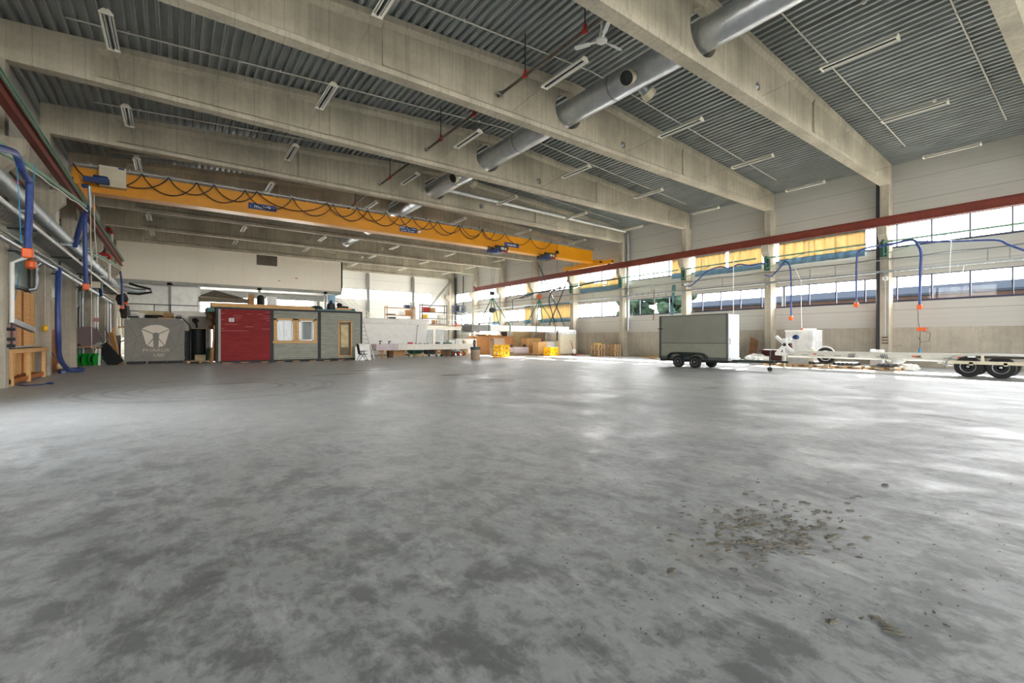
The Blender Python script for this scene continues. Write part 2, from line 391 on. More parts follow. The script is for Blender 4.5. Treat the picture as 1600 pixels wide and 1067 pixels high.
# ---------------------------------------------------------------- roof beams (I-section, pitched top, round duct holes)
def beam_mesh(holes=True):
    W = .4; zb = 9.7
    def sec(x, d, e):
        zt = zroof(x)
        f1, c1, f2, c2 = .20, .16, .16, .13
        n = [(0, zt), (0, zt - f1), (d, zt - f1 - c1 * (1 if d > .01 else 0)), (d, zb + f2 + c2 * (1 if d > .01 else 0)), (0, zb + f2), (0, zb)]
        f = [(W, zb), (W, zb + f2), (W - e, zb + f2 + c2), (W - e, zt - f1 - c1), (W, zt - f1), (W, zt)]
        return [(x, a, c) for a, c in n + f]
    st = [(-4.3, 0, 0), (-2.05, 0, 0), (-1.92, .19, .05), (5.2, .19, .05), (5.205, .12, .05), (13.37, .12, .05), (21.1, .12, .05), (21.105, .045, .05), (28.52, .045, .05), (28.62, 0, 0), (31.05, 0, 0)]
    b = MB(); vs = []; fs = []
    for s_ in st: vs += sec(*s_)
    K = 12
    for i in range(len(st) - 1):
        for k in range(K):
            k2 = (k + 1) % K
            fs.append((i*K+k, i*K+k2, (i+1)*K+k2, (i+1)*K+k))
    fs += [tuple(range(K))[::-1], tuple(range((len(st)-1)*K, len(st)*K))]
    b.add(vs, fs)
    o = make('roof_beam', b, m['beam'], org=(0,0,0), smooth=False)
    if holes:
        c = MB(); c.cyl((13.08, -.3, 10.86), (13.08, .8, 10.86), .72, 40); c.cyl((16.48, -.3, 10.34), (16.48, .8, 10.34), .15, 20)
        cut = make('cutter', c, m['beam'], org=(0,0,0), smooth=False)
        md = o.modifiers.new('h', 'BOOLEAN'); md.object = cut; md.operation = 'DIFFERENCE'; md.solver = 'EXACT'
        dg = bpy.context.evaluated_depsgraph_get(); me = bpy.data.meshes.new_from_object(o.evaluated_get(dg))
        o.modifiers.clear(); o.data = me
        bpy.data.objects.remove(cut)
    return o
bm0 = beam_mesh()
for k, y in enumerate(BY):
    o = bm0 if k == 0 else bm0.copy()
    if k: C.objects.link(o)
    o.location = (0, y, 0); ORG[o.name] = Vector((0, y, 0))
    tag(o, 'pitched concrete roof beam, %s counted from the camera towards the back' % ORD[k], 'roof beam', None, 'structure')

# ---------------------------------------------------------------- columns with corbels
def column(side, y):
    b = MB(); s_ = 1 if side == 'r' else -1
    xf, xw = (30.6, XR) if side == 'r' else (-4.02, XL)
    nose = xf - .43 * s_
    # profile in x-z
    b.prism([(xf, 0), (xf, 6.5), (nose, 7.0), (nose, 7.45), (xf, 7.45), (xf, 9.7), (xw, 9.7), (xw, 0)], 'y', y, y + .4)
    return b
for k, y in enumerate(BY):
    o = column('r', y)
    structure('column', o, m['column'], 'concrete column with corbel on the window side, %s from the camera' % ORD[k], 'column', smooth=False, bevel=.015)
    if k >= 1:
        o = column('l', y)
        structure('column', o, m['column'], 'concrete column with corbel on the left wall, %s from the camera' % ORD[k - 1], 'column', smooth=False, bevel=.015)

# ---------------------------------------------------------------- right wall: plinth, panels, two bands of windows
LW, UW = (3.5, 4.83), (6.42, 7.66)
T = .12
b = MB()
for z0, z1 in ((LW[1], UW[0]), (UW[1], 10.95)): b.box(XR, XR + T, YF, YB + .2, z0, z1)
for ya, yb in ((YF, 44.3), (49.6, YB + .2)): b.box(XR, XR + T, ya, yb, 2.07, LW[0])
b.box(XR, XR + T, 44.3, 49.6, 3.3, LW[0])
structure('wall_right', b, m['panel'], 'white ribbed panel wall with two long bands of windows', 'wall', smooth=False)
b = MB()
for ya, yb in ((YF, 44.3), (49.6, YB + .2)): b.box(XR - .06, XR + .3, ya, yb, 0, 2.07)
structure('baseboard_right', b, m['plinth'], 'stained concrete plinth along the foot of the window wall', 'wall base', smooth=False, bevel=.01)
def window_obj(n, y0, y1, z0, z1, label):
    fr = MB()
    t = .05
    fr.box(XR + .02, XR + .1, y0, y1, z0, z0 + t); fr.box(XR + .02, XR + .1, y0, y1, z1 - t, z1)
    fr.box(XR - .03, XR + .02, y0, y1, z0 - .05, z0 + .0)
    ys = [3.31 + 1.412 * i for i in range(-8, 40)]
    for yy in ys:
        if y0 - .01 <= yy < y1 - .01: fr.box(XR + .0, XR + .11, yy - .03, yy + .03, z0, z1)
    o = structure('window_%d' % n, fr, m['window_frame'], label, 'window', smooth=False)
    pn = MB(); pn.box(XR + .055, XR + .062, y0, y1, z0 + t, z1 - t)
    make('pane', pn, m['glass'], parent=o, smooth=False)
    return o
wn = 1
edges = [YF] + [y + .2 for y in BY[:-1]] + [YB]
for i in range(len(edges) - 1):
    for nm, (z0, z1) in (('lower', LW), ('upper', UW)):
        y0, y1 = edges[i], edges[i + 1]
        if i == 0: where = '%s window strip on the right wall beside the camera' % nm
        else: where = '%s window strip on the right wall between the %s and %s right-hand columns' % (nm, ORD[i - 1], ORD[min(i, 9)])
        window_obj(wn, y0, y1, z0, z1, where); wn += 1

f = MB()
for ya in (44.3, 46.05, 47.8, 49.52): f.box(XR, XR + .1, ya, ya + .08, 0, 3.3)
for za in (.02, 1.6, 3.2): f.box(XR, XR + .1, 44.3, 49.6, za, za + .08)
o = structure('door_1', f, m['white'], 'bright glazed gate in the window wall near the far corner', 'gate', smooth=False)
pn = MB(); pn.box(XR + .05, XR + .057, 44.3, 49.6, .05, 3.25); make('pane', pn, m['glass'], parent=o, smooth=False)
# ---------------------------------------------------------------- back wall with window band
def wall_with_holes(x0, x1, z0, z1, y0, y1, holes):
    b = MB(); xs = sorted({x0, x1} | {h[0] for h in holes} | {h[1] for h in holes})
    for xa, xb in zip(xs, xs[1:]):
        cuts = sorted([(h[2], h[3]) for h in holes if h[0] <= xa + 1e-6 and h[1] >= xb - 1e-6]); z = z0
        for c0, c1 in cuts:
            if c0 > z: b.box(xa, xb, y0, y1, z, c0)
            z = c1
        if z < z1: b.box(xa, xb, y0, y1, z, z1)
    return b
BH = [(13.2, 27.85, 6.3, 7.62), (.2, 12.9, .1, 6.15), (22.2, 24.6, .9, 2.7)]  # middle opening extended down behind the modules to light the back
b = wall_with_holes(XL - .1, XR + .1, 0, 12.3, YB, YB + .15, BH)
structure('wall_back', b, m['backpanel'], 'white panelled end wall at the far end of the hall', 'wall', smooth=False)
for h, lab, st in ((BH[0], 'long high window band in the far end wall', 1.42), (BH[1], 'wide bright opening glimpsed under the mezzanine, extended down unseen behind the modules', 2.8), (BH[2], 'small low window below the steel platform at the back', 2.4)):
    fr = MB()
    for z in (h[2], h[3] - .06): fr.box(h[0], h[1], YB + .03, YB + .11, z, z + .06)
    x = h[0]
    while x <= h[1] + .01: fr.box(x - .03, x + .03, YB + .03, YB + .11, h[2], h[3]); x += st
    o = structure('window_%d' % wn, fr, m['greysteel'], lab, 'window', smooth=False); wn += 1
    pn = MB(); pn.box(h[0], h[1], YB + .06, YB + .067, h[2], h[3]); make('pane', pn, m['glass'], parent=o, smooth=False)
# back wall steel posts, brace and corner column details
for i, x in enumerate((13.3, 19.12, 25.05)):
    b = MB(); b.box(x - .17, x + .17, YB - .42, YB - .02, 0, 9.3); b.prism([(x - .17, 9.3), (x + .17, 9.3), (x + .08, 9.6), (x - .08, 9.6)], 'y', YB - .42, YB - .02)
    structure('column', b, m['greysteel'], ['grey steel post on the back wall behind the mezzanine room', 'grey steel post across the left part of the back window band', 'grey steel post across the right part of the back window band'][i], 'post', smooth=False)
b = MB(); b.bar((30.3, YB - 1.0, 9.35), (26.6, YB - 1.0, 5.2), .22, .22)
single('diagonal_brace', b, m['greysteel'], 'grey diagonal steel brace leaning in the far right corner', 'brace', smooth=False)

# ---------------------------------------------------------------- front wall behind the camera with unseen glazed gates added to bring in daylight
FH = [(-3.5, 6.5, .3, 5.2), (8, 18, .3, 5.2), (19.5, 29.5, .3, 5.2), (-3.5, 29.5, 6.2, 9.2)]
b = wall_with_holes(XL - .1, XR + .1, 0, 12.3, YF - .15, YF, FH)
structure('wall_front', b, m['panel'], 'white panel wall with added glazed gates behind the camera', 'wall', smooth=False)
for i, h in enumerate(FH):
    fr = MB()
    for z in (h[2], (h[2] + h[3]) / 2, h[3] - .08): fr.box(h[0], h[1], YF - .12, YF - .04, z, z + .08)
    x = h[0]; n = max(1, round((h[1] - h[0]) / 1.5)); st = (h[1] - h[0]) / n
    for k in range(n + 1): fr.box(h[0] + k * st - .03, h[0] + k * st + .03, YF - .12, YF - .04, h[2], h[3])
    o = structure('window_%d' % wn, fr, m['window_frame'], 'added glazed opening %s from the left in the unseen wall behind the camera' % ORD[i], 'window', smooth=False); wn += 1
    pn = MB(); pn.box(h[0], h[1], YF - .085, YF - .078, h[2], h[3]); make('pane', pn, m['glass'], parent=o, smooth=False)

# ---------------------------------------------------------------- left wall
LH = [(y, y + 5.3, 2.2, 7.2) for y in (-20.6, -14.6, -8.6, 8.2)]  # unseen windows added to light the hall from the left
b = MB(); b.box(XL - .15, XL, 13.5, YB + .2, 0, 8.0); b.box(XL - .15, XL, YF, 13.5, 0, 2.2); b.box(XL - .15, XL, YF, 13.5, 7.2, 8.0)
for ya, yb in ((YF, -20.6), (-15.3, -14.6), (-9.3, -8.6), (-3.3, 8.2)): b.box(XL - .15, XL, ya, yb, 2.2, 7.2)
structure('wall_left', b, m['plinth'], 'dull concrete left wall behind the pipes and columns', 'wall', smooth=False)
b = MB(); b.box(XL - .15, XL + .02, YF, YB + .2, 8.0, 10.95)
structure('trim_1', b, m['panel'], 'white panel strip along the top of the left wall', 'wall panel', smooth=False)
for k in range(3, 7):
    y0, y1 = BY[k] + .4, BY[k + 1]
    if k < 3: pass
    b = MB(); b.box(XL, XL + .06, y0 + .15, y1 - .25, 3.4, 7.2)
    o = structure('window_%d' % wn, b, m['greenpanel'], 'dull green glazed panel on the left wall between the %s and %s left columns' % (ORD[k - 1], ORD[k]), 'wall panel', smooth=False); wn += 1
    f = MB()
    for yy in (y0 + .15, y1 - .32): f.box(XL, XL + .12, yy, yy + .14, .0, 7.4)
    for zz in (3.3, 4.55, 7.15): f.box(XL + .0, XL + .11, y0 + .15, y1 - .2, zz, zz + .1)
    n = 6; dy = (y1 - y0 - .5) / n
    for i in range(n): f.bar((XL + .09, y0 + .2 + i * dy, 4.6 if i % 2 else 5.0), (XL + .09, y0 + .2 + (i + 1) * dy, 5.0 if i % 2 else 4.6), .03, .03)
    f.box(XL + .06, XL + .1, y0 + .15, y1 - .2, 5.0, 5.05)
    make('frame', f, m['darkframe'], parent=o, smooth=False)

for i, h in enumerate(LH):
    f = MB()
    for z in (h[2], 4.65, h[3] - .1): f.box(XL - .12, XL - .02, h[0], h[1], z, z + .1)
    for k in range(5): f.box(XL - .12, XL - .02, h[0] + k * 1.31, h[0] + k * 1.31 + .06, h[2], h[3])
    o = structure('window_%d' % wn, f, m['window_frame'], 'added unseen tall window in the left wall beside and behind the camera, %s from the front end' % ORD[i], 'window', smooth=False); wn += 1
    pn = MB(); pn.box(XL - .08, XL - .073, h[0], h[1], h[2], h[3]); make('pane', pn, m['glass'], parent=o, smooth=False)
# ---------------------------------------------------------------- world, sun, camera
w = bpy.data.worlds.new('daylight'); SC.world = w; w.use_nodes = True
nt = w.node_tree; bg = nt.nodes['Background']
tc = nt.nodes.new('ShaderNodeTexCoord'); sp = nt.nodes.new('ShaderNodeSeparateXYZ'); rp = nt.nodes.new('ShaderNodeValToRGB')
nt.links.new(tc.outputs['Generated'], sp.inputs[0]); nt.links.new(sp.outputs[2], rp.inputs[0]); nt.links.new(rp.outputs[0], bg.inputs[0])
e = rp.color_ramp.elements; e[0].position = 0.0; e[0].color = (1.0, .99, .97, 1); e[1].position = .6; e[1].color = (.92, .96, 1.0, 1)
bg.inputs[1].default_value = WORLD_STRENGTH = 3.2
sun = bpy.data.lights.new('sun', 'SUN'); sun.energy = 11; sun.angle = math.radians(.6); sun.color = (1, .95, .86)
so = bpy.data.objects.new('sun', sun); C.objects.link(so); so.location = (45, 10, 20)
so.rotation_euler = Vector((-1, -.26, -.75)).to_track_quat('-Z', 'Y').to_euler()
def portal(loc, sx, sy, direction):
    l = bpy.data.lights.new('window_portal', 'AREA'); l.shape = 'RECTANGLE'; l.size = sx; l.size_y = sy; l.cycles.is_portal = True
    o = bpy.data.objects.new('window_portal', l); C.objects.link(o); o.location = loc
    o.rotation_euler = Vector(direction).to_track_quat('-Z', 'Z').to_euler(); return o
yc, yl = (YB + YF) / 2, YB - YF
for z0, z1 in (LW, UW): portal((XR + .14, yc, (z0 + z1) / 2), yl, z1 - z0, (-1, 0, 0))
portal((XR + .14, 46.95, 1.65), 5.3, 3.2, (-1, 0, 0))
for h in BH: portal(((h[0] + h[1]) / 2, YB + .17, (h[2] + h[3]) / 2), h[1] - h[0], h[3] - h[2], (0, -1, 0))
portal((XL - .18, -11.95, 4.7), 17.3, 5.0, (1, 0, 0)); portal((XL - .18, 10.85, 4.7), 5.3, 5.0, (1, 0, 0))  # portals of the added left windows
for h in FH: portal(((h[0] + h[1]) / 2, YF - .17, (h[2] + h[3]) / 2), h[1] - h[0], h[3] - h[2], (0, 1, 0))  # portals of the added openings behind the camera
cam = bpy.data.cameras.new('camera'); co = bpy.data.objects.new('camera', cam); C.objects.link(co)
co.location = (0, 0, EYE); co.rotation_euler = (math.pi / 2, 0, -YAW)
cam.sensor_width = 36; cam.lens = 36 * FOC / 1600; cam.shift_y = -3.5 / 1600; cam.clip_start = .05; cam.clip_end = 500
SC.camera = co
vs = SC.view_settings; vs.view_transform = 'Standard'; vs.look = 'None'; vs.gamma = 1; vs.exposure = EXPOSURE = 2.42
vs.use_curve_mapping = False
SC.cycles.max_bounces = 16; SC.cycles.diffuse_bounces = 8; SC.cycles.transparent_max_bounces = 12
SC.cycles.sample_clamp_indirect = 6
# ================================================================ CEILING EQUIPMENT
# fluorescent fixtures on wires, six rows across, one per bay
ROWS = [-1.45, 4.3, 10.1, 16.5, 22.4, 28.4]
def fixture(x, yc):
    L = .95; z = 9.97
    t = thing('fluorescent_light', '', 'ceiling light', (x, yc, z), 'fluorescent lights hung on wires between the roof beams')
    h = MB()                                                     # housing, open below, with angled end caps
    h.prism([(x - .06, z + .12), (x + .06, z + .12), (x + .15, z + .02), (x + .15, z), (x + .135, z), (x + .05, z + .09), (x - .05, z + .09), (x - .135, z), (x - .15, z), (x - .15, z + .02)], 'y', yc - L, yc + L)
    for e in (-L, L): h.prism([(x - .06, z + .13), (x + .06, z + .13), (x + .155, z + .02), (x + .155, z - .015), (x - .155, z - .015), (x - .155, z + .02)], 'y', yc + e - .02, yc + e + .02)
    make('housing', h, m['lampwhite'], t, smooth=False)
    for dx in (-.06, .06):
        b = MB(); b.cyl((x + dx, yc - L + .03, z + .035), (x + dx, yc + L - .03, z + .035), .016, 8); make('tube', b, m['tube'], t)
    b = MB(); b.box(x - .012, x + .012, yc - L + .03, yc + L - .03, z + .0, z + .075); [b.box(x + sx - .018, x + sx + .018, yc - L + .03, yc + L - .03, z + .04, z + .06) for sx in (-.1, .1)]; make('reflector', b, m['dark'], t, smooth=False)
    ya, yb = yc - 2.8, yc + 2.8
    b = MB(); b.tube([(x, ya, 9.93), (x, yc - L, z + .1)], .006, 5); make('wire', b, m['wire'], t)
    b = MB(); b.tube([(x, yc + L, z + .1), (x, yb, 9.93)], .006, 5); make('wire', b, m['wire'], t)
    return t
proto = None
LIGHT_SKIP = {(1, 0), (5, 3), (8, 0), (8, 1), (8, 2)}
for k in range(0, 9):
    for r, x in enumerate(ROWS):
        if (k, r) in LIGHT_SKIP: continue
        if k == 0 and r < 3: continue
        yc = BY[k] + 3.2
        side = ['first from the left wall', 'second from the left wall', 'third from the left wall', 'third from the window wall', 'second from the window wall', 'first from the window wall'][r]
        lab = 'white tube light, %s, between %s and %s roof beams' % (side, ORD[k], ORD[k + 1])
        if proto is None: proto = fixture(x, yc); proto['label'] = lab; p0 = Vector((x, yc, 0))
        else: dup(proto, Vector((x, yc, 0)) - p0, lab)
# thin conduits under the deck
for k in range(0, 5):
    for yy, x0, x1, nm in ((BY[k + 1] - 1.05, -2.6 if k else 14.4, 29.0, 'far'), (3.25, 17.5, 29.0, 'near')):
        if nm == 'near' and k: continue
        b = MB(); n = 22
        b.tube([(x0 + (x1 - x0) * i / n, yy, zroof(x0 + (x1 - x0) * i / n) - .045) for i in range(n + 1)], .022, 6)
        for i in range(1, n, 3):
            xx = x0 + (x1 - x0) * i / n; b.box(xx - .03, xx + .03, yy - .03, yy + .03, zroof(xx) - .07, zroof(xx) + .01)
        lab = 'thin white conduit crossing under the deck before the %s roof beam' % ORD[k + 1]
        if nm == 'near': lab = 'thin white conduit nearest the camera at the upper right, before the second beam'
        single('ceiling_conduit', b, m['offwhite'], lab, 'conduit', 'conduits under the roof deck')
# spiral duct through the beam openings, with branches and nozzles
DX, DZ, DR = 13.08, 10.74, .47
t = thing('ventilation_duct', 'long spiral steel ventilation duct running through round holes in the roof beams', 'duct', (DX, 2, DZ))
b = MB(); b.cyl((DX, YF + .5, DZ), (DX, 46, DZ), DR, 40)
make('duct_pipe', b, m['duct'], t)
for y in (-1, 5, 11.3, 17.1, 23, 29, 35, 41):
    b = MB(); b.cyl((DX, y, DZ), (DX, y + .09, DZ), DR + .012, 40); make('duct_collar', b, m['steel'], t)
def nozzle(y, sgn):
    d = Vector((sgn * .86, -.12, -.5)).normalized(); p = Vector((DX, y, DZ)) + d * (DR - .08)
    b = MB(); b.cyl(p, p + d * .36, .18, 20); n_ = make('duct_branch', b, m['steel'], t)
    q = p + d * .3
    c = MB(); c.cyl(q, q + d * .26, .24, 24, .26); make('outlet_ring', c, m['cream'], n_)
    e = MB(); f = q + d * .262
    for r0 in (.235, .17, .105, .045): e.lathe([(r0, 0), (r0, .015), (r0 - .035, .02), (r0 - .04, 0)], f, d, 24)
    make('outlet_grille', e, m['dark'], n_)
for y in (10.35, 22.3, 34.3):
    nozzle(y - .1, -1); nozzle(y + .15, 1)
# white round duct crossing over from the spiral duct to the window wall
b = MB(); b.cyl((13.4, 24.6, 10.5), (29.6, 24.6, 10.28), .13, 18)
t = thing('branch_duct', 'slim white round duct running across the hall to the window wall', 'duct', (20, 24.6, 10.3))
make('duct_pipe', b, m['ductx'], t)
for x in (17, 21, 25, 28.5):
    b = MB(); zz = 10.5 - (x - 13.4) * .0136; b.tube([(x, 24.6, zz + .13), (x, 24.6, zroof(x))], .01, 5); b.cyl((x - .02, 24.6, zz), (x + .02, 24.6, zz), .138, 18); make('hanger', b, m['steel'], t)
# sprinkler main along the hall
t = thing('sprinkler_pipe', 'dark sprinkler pipe hung on rods with red clamps beneath the deck', 'pipe', (9.55, 8, 10.37))
b = MB(); b.cyl((9.55, 8.2, 10.37), (9.55, 44, 10.37), .05, 12); make('pipe', b, m['sprink'], t)
for y in (9.4, 12.2, 15.5, 18.3, 21.5, 24.3, 27.5, 30.3, 36.3):
    b = MB(); b.cyl((9.55, y, 10.42), (9.55, y, zroof(9.55)), .022, 8); h = make('hanger_rod', b, m['dark'], t)
    c = MB(); c.lathe([(.085, -.05), (.085, .05), (.05, .05), (.05, -.05)], (9.55, y, 10.37), (0, 1, 0), 12); c.box(9.52, 9.58, y - .04, y + .04, 10.42, 10.56); make('clamp', c, m['redp'], h)
for y in (BY[2] - .05, BY[3] - .05, BY[4] - .05):
    c = MB(); c.lathe([(.1, 0), (.1, .06), (.05, .06), (.05, 0)], (9.55, y - .1, 10.37), (0, 1, 0), 14); c.obox((9.42, y - .08, 10.34), .12, .08, .06); make('wall_flange', c, m['steel'], t)
# ceiling fan
fx, fy, fz = 10.9, 10.0, 10.93
t = thing('ceiling_fan', 'white three bladed ceiling fan on a rod below the second roof bay', 'fan', (fx, fy, fz))
b = MB(); b.cyl((fx, fy, fz + .1), (fx, fy, zroof(fx)), .035, 10); b.lathe([(.09, 0), (.07, .12), (.03, .16)], (fx, fy, fz + .12), (0,0,1), 16); make('rod', b, m['white'], t)
b = MB(); b.lathe([(.02, -.1), (.11, -.085), (.18, -.03), (.18, .03), (.12, .08), (.04, .1)], (fx, fy, fz), (0,0,1), 24); make('motor', b, m['white'], t)
for k in range(3):
    a = math.radians(117 + 120 * k); R_ = rz(a)
    b = MB(); pts = [Vector((fx, fy, fz)) + R_ @ Vector(p) for p in ((.15, -.03, -.02), (.35, -.035, -.02), (.42, -.085, -.035), (.86, -.075, -.035), (.89, -.05, -.03), (.89, .05, .0), (.86, .075, .01), (.42, .07, .01), (.35, .035, -.01), (.15, .03, -.01))]
    n = len(pts); b.add(pts + [p + Vector((0,0,.012)) for p in pts], [tuple(range(n))[::-1], tuple(range(n, 2*n))] + [(i, (i+1) % n, n + (i+1) % n, n + i) for i in range(n)])
    make('blade', b, m['white'], t, smooth=False)
# round domes in the small beam holes
for k in range(1, 7):
    b = MB(); b.blob((16.48, BY[k] + .2, 10.34), .12, .12, .12, 14, 8)
    single('beam_sleeve', b, m['steel'], 'small grey round sleeve in the %s roof beam right of the duct' % ORD[k], 'sleeve', 'sleeves in the roof beams')
# smoke detectors on the deck
for i, (u, v) in enumerate(((1350, 3), (1460, 157))):
    y = 2.0
    while PY(u, v, y).z < zroof(PY(u, v, y).x) - .08: y += .02
    x = PY(u, v, y).x; b = MB(); b.lathe([(.03, -.1), (.07, -.06), (.07, -.02), (.04, 0)], (x, y, zroof(x)), (0,0,1), 14)
    b.tube([(x, y, zroof(x) - .03), (x, y + 1.6, zroof(x) - .03)], .015, 5)
    single('smoke_detector', b, m['offwhite'], ['round white detector on the deck at the top edge, nearest', 'round white detector on the deck near the window wall, nearest bay'][i], 'detector')

# ================================================================ OVERHEAD CRANE
CYF = 28.55                                                       # front face of the girder
def gz(x):  return .15 * (1 - ((x - 13.1) / 17.0) ** 2)
t = crane = thing('overhead_crane', 'yellow overhead travelling crane spanning the hall on two rails', 'crane', (13, 28.8, 7.9))
b = MB(); n = 24; xs = [-3.75 + (29.95 + 3.75) * i / n for i in range(n + 1)]
vs = []
for x in xs:
    zt = 9.3 + gz(x); zb = 8.36 + gz(x) * .5
    if x > 28.9: zb = 8.36
    vs += [(x, CYF, zb), (x, CYF + .5, zb), (x, CYF + .5, zt), (x, CYF, zt)]
fs = [(i*4+k, i*4+(k+1) % 4, (i+1)*4+(k+1) % 4, (i+1)*4+k) for i in range(n) for k in range(4)] + [(0,1,2,3), (n*4+3, n*4+2, n*4+1, n*4)]
b.add(vs, fs); make('girder', b, m['yellow'], t, smooth=False)
b = MB(); vs = []
for x in xs:
    zb = 8.36 + gz(x) * .5
    vs += [(x, CYF - .12, zb - .14), (x, CYF + .62, zb - .14), (x, CYF + .62, zb), (x, CYF - .12, zb)]
b.add(vs, fs); make('lower_flange', b, m['yellow'], t, smooth=False)
for nm, x0, x1, lo, hi in (('l', -3.72, -3.28, 26.3, 31.9), ('r', 29.98, 30.42, 26.5, 32.4)):
    b = MB(); b.prism([(lo, 7.98), (hi, 7.98), (hi, 8.3), (30.6, 8.3), (29.6, 8.48), (28.0, 8.48), (27.2, 8.3), (lo, 8.3)], 'x', x0, x1)
    e = make('end_truck', b, m['yellow'], t, smooth=False, bevel=.01)
    for y in (lo + .35, hi - .35):
        c = MB(); c.cyl(((x0+x1)/2 - .05, y, 8.06), ((x0+x1)/2 + .05, y, 8.06), .16, 20); make('wheel', c, m['dark'], e)
    c = MB(); s_ = -1 if nm == 'r' else 1
    xo = x0 - .001 if nm == 'r' else x1
    c.lathe([(.05, 0), (.09, .03), (.09, .2), (.06, .24)], (xo, lo + 1.0, 8.18), (s_, 0, 0), 16); make('drive_motor', c, m['dark' if nm == 'r' else 'navy'], e)
    c = MB()
    for y in (lo, hi): c.box((x0+x1)/2 - .1, (x0+x1)/2 + .1, y - .07 if y == lo else y, y if y == lo else y + .07, 8.08, 8.22)
    make('buffer', c, m['black'], e)
# blue drive of the left truck sticking out towards the hall
b = MB(); b.box(-3.28, -2.4, 27.6, 27.85, 8.5, 8.72); b.lathe([(.11, 0), (.13, .05), (.13, .45), (.1, .5)], (-2.95, 27.72, 8.72), (1, 0, 0), 16); make('travel_drive', b, m['navy'], t)
# cable track with festoon cables
b = MB()
for i in range(n):
    b.bar((xs[i], CYF - .16, 9.40 + gz(xs[i])), (xs[i+1], CYF - .16, 9.40 + gz(xs[i+1])), .06, .07)
for i in range(0, n + 1, 1):
    b.box(xs[i] - .02, xs[i] + .02, CYF - .16, CYF + .2, 9.3 + gz(xs[i]), 9.36 + gz(xs[i])); b.box(xs[i] + .6, xs[i] + .66, CYF - .26, CYF - .1, 9.4 + gz(xs[i]), 9.52 + gz(xs[i]))
make('cable_track', b, m['steel'], t, smooth=False)
A_ = [-3.7, -1.27, .9, 3.06, 5.4, 7.61, 9.7, 11.8, 13.95, 16.19, 18.18, 19.3]
B_ = [-2.82, -.23, 1.64, 3.6, 7.25, 9.02, 10.85, 12.65, 14.53, 16.4, 18.18, 20.15, 22.64, 24.85]
for arr, dy, sag in ((A_, -.2, .86), (B_, -.28, .74)):
    for a, c in zip(arr, arr[1:]):
        L = c - a; b = MB(); s_ = sag * min(1.0, .45 + L * .25)
        pts = [(a + L * i / 14, CYF + dy, 9.38 + gz(a + L * i / 14) - s_ * (1 - (2 * i / 14 - 1) ** 2) ** .8) for i in range(15)]
        b.tube(pts, .026, 6); make('festoon_cable', b, m['cable'], t)
# signs on the girder
def text_part(name, txt, loc, size, mat, parent, rot=(math.pi/2, 0, 0), sx=1.0, align='CENTER', ext=.004):
    cu = bpy.data.curves.new(name, 'FONT'); cu.body = txt; cu.size = size; cu.align_x = align; cu.align_y = 'CENTER'; cu.extrude = ext; cu.offset = .0
    to = bpy.data.objects.new('tmp', cu); C.objects.link(to); dg = bpy.context.evaluated_depsgraph_get()
    me = bpy.data.meshes.new_from_object(to.evaluated_get(dg)); bpy.data.objects.remove(to); me.materials.clear(); me.materials.append(mat)
    o = bpy.data.objects.new(name, me); C.objects.link(o); o.parent = parent
    o.location = Vector(loc) - ORG[parent.name]; o.rotation_euler = rot; o.scale = (sx, 1, 1); ORG[o.name] = ORG[parent.name]; return o
for x0, x1, z0, z1, lines in ((3.22, 4.6, 8.58, 8.9, [('munck', 3.91, 8.745, .30)]), (20.32, 21.7, 8.58, 8.9, [('munck', 21.0, 8.745, .30)]),
                              (11.88, 13.1, 8.55, 8.9, [('SWL 3.2 tonn', 12.45, 8.79, .19), ('munck  3.2 tonn', 12.45, 8.64, .14)])):
    b = MB(); b.box(x0, x1, CYF - .02, CYF - .002, z0, z1); s_ = make('sign', b, m['signblue'], t, smooth=False); s_['label'] = 'blue sign with white lettering'
    for tx, cx, cz, sz in lines: text_part('lettering', tx, (cx, CYF - .026, cz), sz, m['signwhite'], s_, sx=1.05)
    if lines[0][0] == 'munck':
        a = MB()
        for sg in (-1, 1):
            a.tube([((x0+x1)/2 + sg * (.5 + .08 * math.cos(q)), CYF - .026, 8.74 + .12 * math.sin(q)) for q in [(-1.2 + 2.4 * i / 8) for i in range(9)]], .008, 5)
        make('bracket_mark', a, m['steel'], s_)
b = MB(); b.lathe([(.001, 0), (.1, 0), (.1, .01), (.001, .012)], (13.3, CYF, 8.72), (0, -1, 0), 20); make('round_label', b, m['signwhite'], t)
b = MB(); b.box(-2.8, -1.84, CYF - .42, CYF - .05, 8.53, 9.47); c_ = make('control_cabinet', b, m['cream'], t, smooth=False, bevel=.01)
b = MB(); b.box(-2.12, -1.9, CYF - .426, CYF - .42, 9.38, 9.45); make('nameplate', b, m['signblue'], c_, smooth=False)
